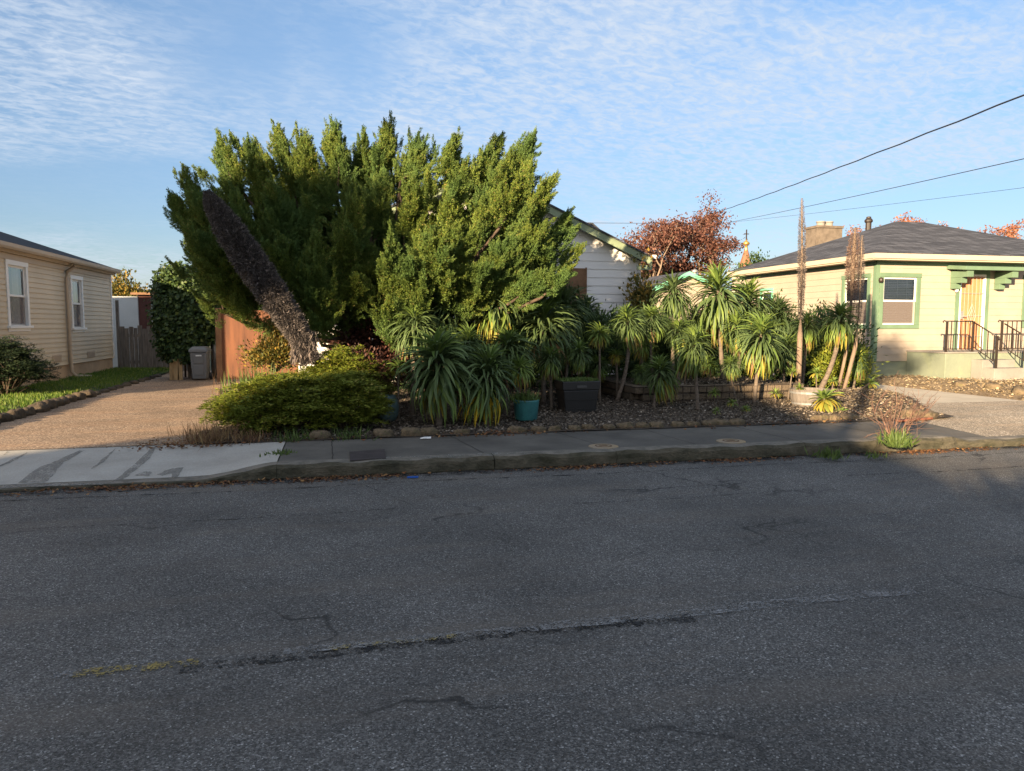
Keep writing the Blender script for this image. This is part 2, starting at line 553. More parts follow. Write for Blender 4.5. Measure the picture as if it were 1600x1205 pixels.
M['bluepot'] = mat('dusty_blue_glaze', (0.10, 0.17, 0.18), 0.6, 0.3, 5, 40, 0.2, 0.003, spec=0.5)
M['tub'] = mat('black_plastic', (0.014, 0.014, 0.015), 0.5, 0.3, 5, 60, 0.15, 0.002, spec=0.45)
M['barrel'] = mat('grey_barrel_wood', (0.19, 0.165, 0.145), 0.9, 0.4, 6, 60, 0.5, 0.005, stretch=(4, 4, 0.6))
M['terra'] = mat('cream_terracotta', (0.55, 0.36, 0.20), 0.8, 0.15, 3, 40, 0.2, 0.002)
M['dark'] = mat('dark_interior', (0.02, 0.02, 0.022), 0.9, 0.2, 3, 40, 0)
M['screen'] = mat('insect_screen', (0.17, 0.135, 0.12), 0.7, 0.15, 3, 300, 0.1, 0.001)
M['curtain'] = mat('grey_curtain', (0.30, 0.29, 0.28), 0.9, 0.3, 2, 40, 0.2, 0.003, stretch=(6, 6, 0.3))
M['blind'] = mat('pale_blind', (0.50, 0.50, 0.47), 0.6, 0.06, 3, 40, 0)
M['door'] = mat('orange_wood_door', (0.50, 0.24, 0.12), 0.45, 0.3, 3, 60, 0.1, 0.002, stretch=(4, 4, 0.4), c2=(0.40, 0.17, 0.08))
M['tarp'] = mat('pale_panel', (0.50, 0.52, 0.52), 0.7, 0.15, 1.0, 20, 0.3, 0.01)
M['redwood'] = mat('dark_red_boards', (0.09, 0.035, 0.028), 0.8, 0.3, 4, 50, 0.3, 0.004)
M['copper'] = mat('brown_shingle_spire', (0.25, 0.115, 0.065), 0.8, 0.3, 4, 30, 0.4, 0.01)
M['gold'] = mat('gilded_metal', (0.75, 0.48, 0.12), 0.35, 0.1, 3, 40, 0, metal=0.8)
M['cable'] = mat('black_cable', (0.02, 0.022, 0.03), 0.6, 0.2, 3, 40, 0)
M['metal_pale'] = mat('pale_grille_paint', (0.40, 0.36, 0.31), 0.5, 0.2, 8, 60, 0)
M['metalg'] = mat('galvanised_metal', (0.30, 0.30, 0.30), 0.5, 0.2, 8, 60, 0.1, 0.002, metal=0.4)
M['lid'] = mat('meter_lid_concrete', (0.24, 0.20, 0.15), 0.8, 0.4, 9, 60, 0.5, 0.004, c2=(0.30, 0.22, 0.12))
M['lidrust'] = mat('rusty_iron', (0.15, 0.085, 0.05), 0.8, 0.5, 20, 80, 0.5, 0.003)
M['patch'] = mat('brown_utility_cover', (0.055, 0.045, 0.045), 0.85, 0.4, 6, 60, 0.4, 0.004)
M['crack'] = mat('crack_dirt', (0.018, 0.016, 0.014), 0.95, 0.4, 9, 60, 0.5, 0.005)
M['redplastic'] = mat('red_orange_paint', (0.24, 0.085, 0.05), 0.6, 0.2, 8, 40, 0.1)
M['blueplastic'] = mat('blue_plastic', (0.02, 0.10, 0.42), 0.4, 0.1, 8, 40, 0)
M['paper'] = mat('white_paper', (0.75, 0.74, 0.72), 0.7, 0.1, 8, 40, 0.3)

# pale painted-over concrete of the apron: pale coat with grey worn streaks running down to the road
m, t, b = newmat('apron_concrete')
v = objvec(t)
col = t.mix(t.ramp(t.noise(v, 1.8, 5, 0.6), [(0.35, 0.0), (0.7, 1.0)]), (0.40, 0.385, 0.35), (0.30, 0.285, 0.255))
col = t.mix(0.6, col, t.ramp(t.noise(v, 55, 4, 0.6), [(0.3, 0.65), (0.7, 1.0)]), 'MULTIPLY')
t.l.new(col, b.inputs['Base Color'])
b.inputs['Roughness'].default_value = 0.85
bump(t, b, t.noise(v, 40, 5, 0.6), 0.4, 0.005)
M['apron'] = m

# shingles with courses
m, t, b = newmat('grey_shingles')
v = objvec(t)
br = t.node('ShaderNodeTexBrick', offset=0.5, inp={'Color1': (0.038, 0.041, 0.052, 1), 'Color2': (0.095, 0.099, 0.118, 1), 'Mortar': (0.015, 0.015, 0.018, 1), 'Scale': 1.0,
                                       'Mortar Size': 0.012, 'Brick Width': 0.33, 'Row Height': 0.17, 'Bias': 0.0})
tc = t.node('ShaderNodeTexCoord')
sx = t.node('ShaderNodeSeparateXYZ')
t.l.new(tc.outputs['Object'], sx.inputs[0])
cb = t.node('ShaderNodeCombineXYZ')
t.l.new(t.math('ADD', sx.outputs[0], sx.outputs[1]), cb.inputs[0])
t.l.new(t.math('MULTIPLY', sx.outputs[2], 3.1), cb.inputs[1])
t.l.new(cb.outputs[0], br.inputs['Vector'])
col = t.mix(0.6, br.outputs['Color'], t.ramp(t.noise(v, 50, 4, 0.6), [(0.3, 0.6), (0.7, 1.1)]), 'MULTIPLY')
t.l.new(col, b.inputs['Base Color'])
b.inputs['Roughness'].default_value = 0.9
bump(t, b, br.outputs['Fac'], 0.5, -0.01)
M['shingle'] = m

# split-face block wall
m, t, b = newmat('retaining_blocks')
br = t.node('ShaderNodeTexBrick', offset=0.5, inp={'Color1': (0.15, 0.115, 0.08, 1), 'Color2': (0.10, 0.078, 0.055, 1), 'Mortar': (0.04, 0.03, 0.024, 1), 'Scale': 1.0,
                                       'Mortar Size': 0.009, 'Brick Width': 0.30, 'Row Height': 0.125, 'Bias': 0.0})
tc = t.node('ShaderNodeTexCoord')
sx = t.node('ShaderNodeSeparateXYZ')
t.l.new(tc.outputs['Object'], sx.inputs[0])
cb = t.node('ShaderNodeCombineXYZ')
t.l.new(sx.outputs[0], cb.inputs[0])
t.l.new(sx.outputs[2], cb.inputs[1])
t.l.new(cb.outputs[0], br.inputs['Vector'])
col = t.mix(0.7, br.outputs['Color'], t.ramp(t.noise(tc.outputs['Object'], 30, 5, 0.65), [(0.3, 0.5), (0.7, 1.2)]), 'MULTIPLY')
t.l.new(col, b.inputs['Base Color'])
b.inputs['Roughness'].default_value = 0.95
bump(t, b, t.math('ADD', t.math('MULTIPLY', br.outputs['Fac'], -0.7), t.noise(tc.outputs['Object'], 25, 5, 0.6)), 0.8, 0.03)
M['blocks'] = m

# window glass: mirror-like film over a see-through sheet
m, t, b = newmat('window_glass')
gl = t.node('ShaderNodeBsdfGlossy', inp={'Roughness': 0.02, 'Color': (0.9, 0.95, 1.0, 1)})
tr = t.node('ShaderNodeBsdfTransparent', inp={'Color': (0.86, 0.9, 0.9, 1)})
fr = t.node('ShaderNodeFresnel', inp={'IOR': 1.6})
mx = t.node('ShaderNodeMixShader')
t.l.new(t.math('ADD', fr.outputs[0], 0.08), mx.inputs[0])
t.l.new(tr.outputs[0], mx.inputs[1])
t.l.new(gl.outputs[0], mx.inputs[2])
t.l.new(mx.outputs[0], t.n['Material Output'].inputs['Surface'])
M['glass'] = m


def worn_paint(name, c, lo, hi, scale=14):
    m, t, b = newmat(name)
    v = objvec(t)
    n = t.noise(v, scale, 6, 0.75)
    vo = t.node('ShaderNodeTexVoronoi', inp={'Scale': 90.0})
    t.l.new(v, vo.inputs['Vector'])
    sp = t.n.new('ShaderNodeSeparateColor')
    t.l.new(vo.outputs['Color'], sp.inputs[0])
    fac = t.ramp(t.math('ADD', n, t.math('MULTIPLY', t.math('SUBTRACT', sp.outputs[0], 0.5), 0.22)), [(lo, 0.0), (hi, 1.0)])
    col = t.mix(0.6, c, t.ramp(sp.outputs[1], [(0, 0.5), (1, 1.1)]), 'MULTIPLY')
    t.l.new(col, b.inputs['Base Color'])
    b.inputs['Roughness'].default_value = 0.85
    tr = t.n.new('ShaderNodeBsdfTransparent')
    mx = t.n.new('ShaderNodeMixShader')
    t.l.new(fac, mx.inputs[0])
    t.l.new(tr.outputs[0], mx.inputs[1])
    t.l.new(b.outputs[0], mx.inputs[2])
    t.l.new(mx.outputs[0], t.n['Material Output'].inputs['Surface'])
    return m


M['ypaint'] = worn_paint('worn_yellow_paint', (0.27, 0.21, 0.07), 0.49, 0.58, 11)
M['wpaint'] = worn_paint('worn_pale_paint', (0.24, 0.24, 0.24), 0.44, 0.70, 6)
M['wpaint2'] = worn_paint('worn_kerb_paint', (0.26, 0.26, 0.24), 0.54, 0.66, 8)
M['seam'] = worn_paint('road_seam', (0.02, 0.02, 0.02), 0.48, 0.62, 7)
M['apron_worn'] = worn_paint('apron_bare_concrete', (0.22, 0.21, 0.19), 0.32, 0.64, 6)
M['stain'] = worn_paint('grit_stain', (0.14, 0.12, 0.09), 0.50, 0.72, 3)

# ================================================================== SETTING
def sstep(a, b, x):
    u = np.clip((x - a) / (b - a), 0, 1)
    return u * u * (3 - 2 * u)


def wob(x, y, s=1.0):
    return (np.sin(x * 2.1 * s + 1.3 * np.sin(y * 1.7 * s)) + np.sin(y * 2.7 * s + 0.7 + np.sin(x * 1.1 * s)) + 0.6 * np.sin(x * 5.3 * s + y * 4.1 * s)) / 2.6


def kerb_h(x):
    x = np.asarray(x, float)
    return 0.035 + 0.12 * sstep(-1.45, -0.62, x) - 0.05 * sstep(7.55, 7.95, x) - 0.06 * sstep(9.5, 11, x)


def walk_z(x, y):
    x = np.asarray(x, float)
    y = np.asarray(y, float)
    u = np.clip((y - 8.0) / 1.45, 0, 1)
    return kerb_h(x) * (1 - u) + 0.165 * u


def bed_z(x, y):
    x = np.asarray(x, float)
    y = np.asarray(y, float)
    z = 0.17 + 0.05 * np.clip((y - 9.5) / 2.5, 0, 1) + 0.012 * wob(x, y, 2.0)
    z = z + 0.16 * np.exp(-((x - 9.4) / 0.9) ** 2 - ((y - 11.6) / 1.3) ** 2)
    return z


def grid(name, x0, x1, y0, y1, nx, ny, zf, m, kind='structure', keep=None, parent=None):
    xs = np.linspace(x0, x1, nx + 1)
    ys = np.linspace(y0, y1, ny + 1)
    X, Y = np.meshgrid(xs, ys)
    Z = zf(X, Y) * np.ones_like(X)
    V = np.stack([X, Y, Z], -1).reshape(-1, 3)
    i = (np.arange(ny)[:, None] * (nx + 1) + np.arange(nx)[None]).reshape(-1)
    Fq = np.stack([i, i + 1, i + nx + 2, i + nx + 1], 1)
    if keep is not None:
        c = V[Fq].mean(1)
        Fq = Fq[keep(c[:, 0], c[:, 1])]
    o = npmesh(name, V, Fq, m, smooth=True, parent=parent)
    if kind:
        o['kind'] = kind
    return o


mb = MB()
mb.face([(-900, -900, -0.08), (900, -900, -0.08), (900, 1500, -0.08), (-900, 1500, -0.08)])
struct(mb, 'ground', M['yard'])
grid('road', -150, 150, -0.75, 7.9, 60, 6, lambda x, y: 0 * x, M['asphalt'])
grid('yard_ground', -150, 150, 9.3, 160, 60, 60, lambda x, y: 0.10 + 0 * x, M['yard'])
grid('far_sidewalk', -60, 60, -2.4, -0.75, 40, 3, lambda x, y: 0.12 + 0 * x, M['sidewalk'])
grid('far_yard_ground', -60, 60, -60, -2.4, 10, 10, lambda x, y: 0.11 + 0 * x, M['yard'])

# kerb: one long worn casting with open cracks
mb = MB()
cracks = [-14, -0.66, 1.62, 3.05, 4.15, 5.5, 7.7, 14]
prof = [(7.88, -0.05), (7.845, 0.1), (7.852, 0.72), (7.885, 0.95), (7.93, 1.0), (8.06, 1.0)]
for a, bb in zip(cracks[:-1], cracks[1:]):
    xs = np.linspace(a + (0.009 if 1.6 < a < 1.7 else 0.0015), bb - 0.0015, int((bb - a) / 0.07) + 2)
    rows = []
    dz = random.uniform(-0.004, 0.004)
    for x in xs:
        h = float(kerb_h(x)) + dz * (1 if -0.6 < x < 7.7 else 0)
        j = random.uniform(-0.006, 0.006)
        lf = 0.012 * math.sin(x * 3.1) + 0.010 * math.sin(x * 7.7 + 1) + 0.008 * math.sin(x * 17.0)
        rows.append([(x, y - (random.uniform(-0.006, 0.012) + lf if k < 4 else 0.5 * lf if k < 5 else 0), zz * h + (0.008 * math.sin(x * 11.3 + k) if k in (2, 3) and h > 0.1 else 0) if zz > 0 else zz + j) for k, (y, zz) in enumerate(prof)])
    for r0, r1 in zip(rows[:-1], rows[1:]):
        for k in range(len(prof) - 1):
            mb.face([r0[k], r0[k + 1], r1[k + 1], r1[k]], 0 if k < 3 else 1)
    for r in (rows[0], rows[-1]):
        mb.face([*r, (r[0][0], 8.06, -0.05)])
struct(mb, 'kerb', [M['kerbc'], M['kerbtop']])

grid('sidewalk', -0.66, 8.35, 8.05, 9.5, 60, 8, lambda x, y: walk_z(x, y) - 0.004, M['sidewalk'])
grid('driveway_apron', -14, -0.672, 8.05, 9.42, 80, 8, lambda x, y: walk_z(x, y) - 0.003, M['apron'])
grid('tan_driveway', -5.4, -0.9, 9.42, 24.4, 12, 40, lambda x, y: 0.163 + 0.006 * wob(x, y), M['driveway'])
grid('grey_driveway', 8.36, 14.6, 8.05, 9.5, 40, 8, lambda x, y: walk_z(x, y) - 0.004, M['drive2'])
grid('grey_driveway_rear', 8.0, 14.6, 9.5, 11.3, 30, 8, lambda x, y: 0.162 + 0 * x, M['drive2'])
grid('concrete_path', 9.3, 12.45, 11.3, 20, 12, 30, lambda x, y: 0.162 + 0.0 * x, M['walk'])
bedpoly = lambda x, y: ((x < 9.25) | (y > 9.9 + (x - 9.25) * 1.65)) & (x < 12.2) & (y > 9.40 + 0.04 * np.sin(x * 5))
grid('planting_bed', -1.9, 12.2, 9.36, 17.8, 150, 90, bed_z, M['soil'],
     keep=lambda x, y: (x > -1.75 + 0.1 * np.sin(y * 3)) & (x < 9.15 + np.maximum(0, (y - 9.9)) * 0.56) & ((y > 9.42) | (x < 9)))
grid('mulch_yard', 12.45, 26, 9.7, 16, 80, 40, lambda x, y: 0.14 + 0.15 * np.clip((x - 12.45) / 0.8, 0, 1) + 0.02 * wob(x, y, 2) * np.clip((x - 12.45) / 0.3, 0, 1), M['dryyard'])
lawn_z = lambda x, y: 0.26 + 0.03 * wob(x, y, 0.8) - 0.06 * sstep(-5.15, -4.85, x) + 0.0 * y
grid('lawn', -20, -4.88, 9.5, 24.3, 80, 60, lawn_z, M['dirtlawn'])


def ong(px, py, zf, off=0.004):
    z = 0.1
    for _ in range(6):
        p = onz(px, py, z)
        z = float(zf(p.x, p.y))
    return (p.x, p.y, z + off)


def decal(name, polys, m, zf, off=0.004):
    mb = MB()
    for k, pl in enumerate(polys):
        mb.face([ong(x, y, zf, off + 0.0004 * (k % 5)) for x, y in pl])
    return struct(mb, name, m)


# grey worn streaks running down the pale apron (photo zoom coordinates / 4)
def zp(l, ox, oy):
    return [(ox + x / 4, oy + y / 4) for x, y in l]


rawstreaks = [
    [(0, 672), (60, 640), (150, 592), (172, 588), (110, 630), (40, 664), (0, 680)],
    [(110, 780), (230, 690), (330, 650), (495, 575), (530, 575), (400, 650), (360, 690), (330, 740), (280, 780)],
    [(570, 693), (640, 630), (715, 566), (725, 566), (660, 640), (600, 684)],
    [(700, 775), (800, 700), (900, 610), (945, 556), (978, 556), (930, 630), (850, 700), (770, 760)],
    [(840, 735), (900, 712), (955, 712), (930, 738)],
    [(980, 730), (1030, 706), (1080, 690), (1145, 684), (1110, 745), (1080, 752), (1070, 722), (1010, 735)],
    [(20, 600), (45, 584), (52, 584), (28, 604)],
    [(0, 795), (300, 785), (560, 780), (700, 778), (640, 792), (300, 803), (0, 815)],
]


def rough_poly(pl, n=5, j=2.2):
    out = []
    for (x0, y0), (x1, y1) in zip(pl, pl[1:] + pl[:1]):
        for k in range(n):
            u = k / n
            out.append((x0 + (x1 - x0) * u + random.uniform(-j, j) * 2.4, y0 + (y1 - y0) * u + random.uniform(-j, j)))
    return out


apz = lambda x, y: walk_z(x, y) - 0.003
decal('worn_streak', [zp(rough_poly(l), 0, 560) for l in rawstreaks], M['apron_worn'], apz, 0.004)

# road seam along the gutter, cracks, worn centre line
def ribbon(mb, pts, wd, z=0.004, jit=0.3):
    for a, bb in zip(pts[:-1], pts[1:]):
        w0 = wd * random.uniform(1 - jit, 1 + jit)
        mb.face([(a[0], a[1] - wd / 2, z), (bb[0], bb[1] - w0 / 2, z), (bb[0], bb[1] + w0 / 2, z), (a[0], a[1] + wd / 2, z)])


mb = MB()
for y0, wdt, x0, x1 in ((7.42, 0.035, -9, 13), (7.62, 0.02, -6, -1.5), (6.35, 0.02, -4, 0.5), (7.0, 0.02, -7, -2.0), (6.7, 0.035, 5.2, 14), (6.2, 0.018, 2, 4.5)):
    xs = np.arange(x0, x1, 0.12)
    ribbon(mb, [(x, y0 + 0.03 * math.sin(x * 1.7) + random.uniform(-0.012, 0.012)) for x in xs], wdt)
ribbon(mb, [(0.2 + 0.05 * k, 7.4 - 0.12 * k + random.uniform(-0.02, 0.02)) for k in range(9)], 0.03, 0.0052)
for y0, wdt in ((7.81, 0.10), (7.79, 0.07), (7.74, 0.12)):
    ribbon(mb, [(x, y0 + random.uniform(-0.012, 0.012)) for x in np.arange(-5, 9, 0.12)], wdt, 0.0058 + 0.001 * wdt * 10)
struct(mb, 'road_crack', M['seam'])
mb = MB()
ribbon(mb, [(x, 3.60 + 0.02 * math.sin(x * 2)) for x in np.arange(-0.75, 1.9, 0.1)], 0.10, 0.004)
struct(mb, 'road_seam', M['seam'])
mb = MB()
ribbon(mb, [(x, 3.63) for x in np.arange(-1.22, -0.62, 0.06)], 0.085, 0.0062)
ribbon(mb, [(x, 3.64) for x in np.arange(-0.1, 0.62, 0.06)], 0.05, 0.0075)
struct(mb, 'yellow_road_marking', M['ypaint'])
mb = MB()
ribbon(mb, [(x, 3.66 + 0.01 * math.sin(x * 3)) for x in np.arange(1.0, 3.35, 0.08)], 0.10, 0.0075, 0.2)
ribbon(mb, [(x, 3.63) for x in np.arange(-1.3, -1.2, 0.03)], 0.06, 0.0085)
ribbon(mb, [(x, 3.65) for x in np.arange(-0.3, 1.0, 0.08)], 0.07, 0.0088, 0.4)
struct(mb, 'pale_road_marking', M['wpaint'])
mb = MB()
xs = np.arange(0.3, 2.0, 0.1)
for x in xs:
    mb.face([(x, 7.90, 0.158), (x + 0.1, 7.90, 0.158), (x + 0.1, 8.03, 0.1605), (x, 8.03, 0.1605)])
struct(mb, 'kerb_paint_remnant', M['wpaint2'])
# slab joints and long cracks in the sidewalk
mb = MB()
for x0, x1 in ((-0.1, -0.12), (1.55, 1.35), (3.05, 2.75), (4.15, 4.0), (5.5, 5.35), (6.9, 6.8)):
    pts = [(x0 + (x1 - x0) * u + random.uniform(-0.008, 0.008), 8.06 + 1.4 * u) for u in np.linspace(0, 1, 12)]
    for a, bb in zip(pts[:-1], pts[1:]):
        za, zb = float(walk_z(*a)), float(walk_z(*bb))
        mb.face([(a[0] - 0.004, a[1], za), (a[0] + 0.004, a[1], za), (bb[0] + 0.004, bb[1], zb), (bb[0] - 0.004, bb[1], zb)])
struct(mb, 'sidewalk_joint', M['crack'])

# ------------------------------------------------------------------ scattered ground cover (nobody could count it)
def scatter(name, n, x0, x1, y0, y1, zf, m, size, keep=None, tilt=0.5, lift=0.012, asp=0.5):
    x = rng.uniform(x0, x1, n)
    y = rng.uniform(y0, y1, n)
    if keep is not None:
        k = keep(x, y)
        x, y = x[k], y[k]
    n = len(x)
    P = np.stack([x, y, zf(x, y) + rng.uniform(0.0, lift, n)], 1)
    a = rng.uniform(0, 2 * PI, n)
    D = np.stack([np.cos(a), np.sin(a), rng.normal(0, tilt * 0.5, n)], 1)
    N = np.stack([rng.normal(0, tilt, n), rng.normal(0, tilt, n), np.ones(n)], 1)
    L = size * rng.uniform(0.5, 1.6, n)
    V, Fq = diamonds(P, D, N, L, L * asp * rng.uniform(0.6, 1.4, n), 0.2)
    return tag(npmesh(name, V, Fq, m), kind='stuff')


inbed = lambda x, y: (x > -1.6) & (x < 9.05 + np.maximum(0, (y - 9.9)) * 0.54) & (y > 9.45)
scatter('bark_mulch', 75000, -1.6, 11.5, 9.45, 15.5, bed_z, M['chips'], 0.037, lambda x, y: inbed(x, y) & (rng.random(len(x)) < np.where(y > 12.5, 0.5, 1)), 0.7, 0.03)
scatter('yard_mulch', 22000, 12.5, 25, 9.7, 16, lambda x, y: 0.145 + 0.15 * np.clip((x - 12.45) / 0.8, 0, 1) + 0.02 * wob(x, y, 2) * np.clip((x - 12.45) / 0.3, 0, 1), M['dry_sunlit_chips'], 0.055, None, 0.7, 0.03)
gut = lambda x, y: rng.random(len(x)) < np.clip(0.15 + 0.9 * wob(x * 1.3, y * 0.1) + np.where(x < 0.6, 0.25, 0) , 0.04, 1) * np.clip((y - 7.55) / 0.3, 0, 1) ** 1.5
scatter('sunlit_mulch_chips', 4500, 7.6, 11.4, 9.5, 13.2, bed_z, M['dry_sunlit_chips'], 0.05, inbed, 0.6, 0.03)  # paler chips put where sun falls on the mulch
scatter('gutter_leaf_litter', 18000, -4.6, 9, 7.55, 7.86, lambda x, y: 0.002 + 0 * x, M['litter'], 0.035, gut, 0.5, 0.02)
scatter('bed_edge_leaf_litter', 2600, -2.4, 8.6, 9.2, 9.55, lambda x, y: np.maximum(walk_z(x, y), 0.15), M['litter'], 0.045,
        lambda x, y: rng.random(len(x)) < (0.10 + 0.75 * np.exp(-((x - 2.0) / 0.45) ** 2) + 0.6 * np.exp(-((x + 1.7) / 0.5) ** 2) + 0.3 * np.exp(-((x - 6.3) / 0.4) ** 2)), 0.6, 0.03)
scatter('driveway_leaf_litter', 1500, -3.4, -1.3, 9.0, 10.4, lambda x, y: np.maximum(walk_z(x, y), 0.164), M['litter'], 0.04,
        lambda x, y: rng.random(len(x)) < np.exp(-((x + 1.75) / 0.55) ** 2 - ((y - 9.5) / 0.35) ** 2), 0.5, 0.02)


def blades(name, P, h, lean, m, wd=0.006, parent=None, kind='stuff', up=1.0):
    n = len(P)
    a = rng.uniform(0, 2 * PI, n)
    ln = np.abs(rng.normal(0, lean, n))
    D = np.stack([np.cos(a) * ln, np.sin(a) * ln, np.full(n, up)], 1)
    b2 = a + rng.normal(0, 1.2, n)
    N = np.stack([np.cos(b2), np.sin(b2), np.full(n, 0.3)], 1)
    V, Fq = diamonds(P, D, N, h, wd, 0.1)
    o = npmesh(name, V, Fq, m, parent=parent)
    if kind:
        o['kind'] = kind
    return o


n = 90000
x = rng.uniform(-12, -4.9, n)
y = 9.6 + 14.6 * rng.random(n) ** 1.2
k = (wob(x * 2, y * 2) > -0.75) & ~((x < -6.5) & (y > 15.4))
x, y = x[k], y[k]
P = np.stack([x, y, lawn_z(x, y) - 0.005], 1)
blades('lawn_grass', P, rng.uniform(0.04, 0.10, len(P)), 0.55, M['grass'], 0.011)


def tuft(name, label, cat, c, n, r, h, m, lean=0.6, wd=0.008, group=None):
    P = np.stack([c[0] + rng.normal(0, r, n), c[1] + rng.normal(0, r, n), np.full(n, c[2])], 1)
    o = blades(name, P, rng.uniform(0.4, 1.0, n) * h, lean, m, wd, None, None)
    return tag(o, label, cat, group)


# ================================================================== BUILDINGS
class Wall:
    """a wall plane: u along, d outward, z up"""

    def __init__(self, p0, dr, nn):
        self.p0, self.dr, self.nn = p0, dr, nn

    def pt(self, u, d, z):
        return (self.p0[0] + u * self.dr[0] + d * self.nn[0], self.p0[1] + u * self.dr[1] + d * self.nn[1], z)

    def u(self, p):
        return (p[0] - self.p0[0]) * self.dr[0] + (p[1] - self.p0[1]) * self.dr[1]

    def box(self, mb, u0, u1, d0, d1, z0, z1, mi=0):
        mb.hexa([self.pt(u0, d0, z0), self.pt(u1, d0, z0), self.pt(u1, d1, z0), self.pt(u0, d1, z0),
                 self.pt(u0, d0, z1), self.pt(u1, d0, z1), self.pt(u1, d1, z1), self.pt(u0, d1, z1)], mi)

    def siding(self, mb, u0, u1, z0, z1, exp, openings=(), L=None, R=None, lip=0.016):
        z = z0
        while z < z1 - 1e-4:
            zt = min(z + exp, z1)
            cuts = sorted({z, zt} | {c for o in openings for c in (o[2], o[3]) if z < c < zt})
            off = lambda q: lip + (0.003 - lip) * (q - z) / exp
            for za, zb in zip(cuts[:-1], cuts[1:]):
                zm = (za + zb) / 2
                spans = [(None, None)]
                ops = sorted([(o[0], o[1]) for o in openings if o[2] < zm < o[3]])
                la, lb = (L(za), L(zb)) if L else (u0, u0)
                ra, rb = (R(za), R(zb)) if R else (u1, u1)
                edges = [(la, lb)]
                for o in ops:
                    edges += [(o[0], o[0]), (o[1], o[1])]
                edges += [(ra, rb)]
                for k in range(0, len(edges), 2):
                    (a0, a1), (b0, b1) = edges[k], edges[k + 1]
                    if b0 - a0 < 1e-3 and b1 - a1 < 1e-3:
                        continue
                    mb.face([self.pt(a0, off(za), za), self.pt(b0, off(za), za), self.pt(max(b1, a1), off(zb), zb), self.pt(a1, off(zb), zb)])
                    if za == z:
                        mb.face([self.pt(a0, -0.02, za), self.pt(b0, -0.02, za), self.pt(b0, lip, za), self.pt(a0, lip, za)])
            z = zt


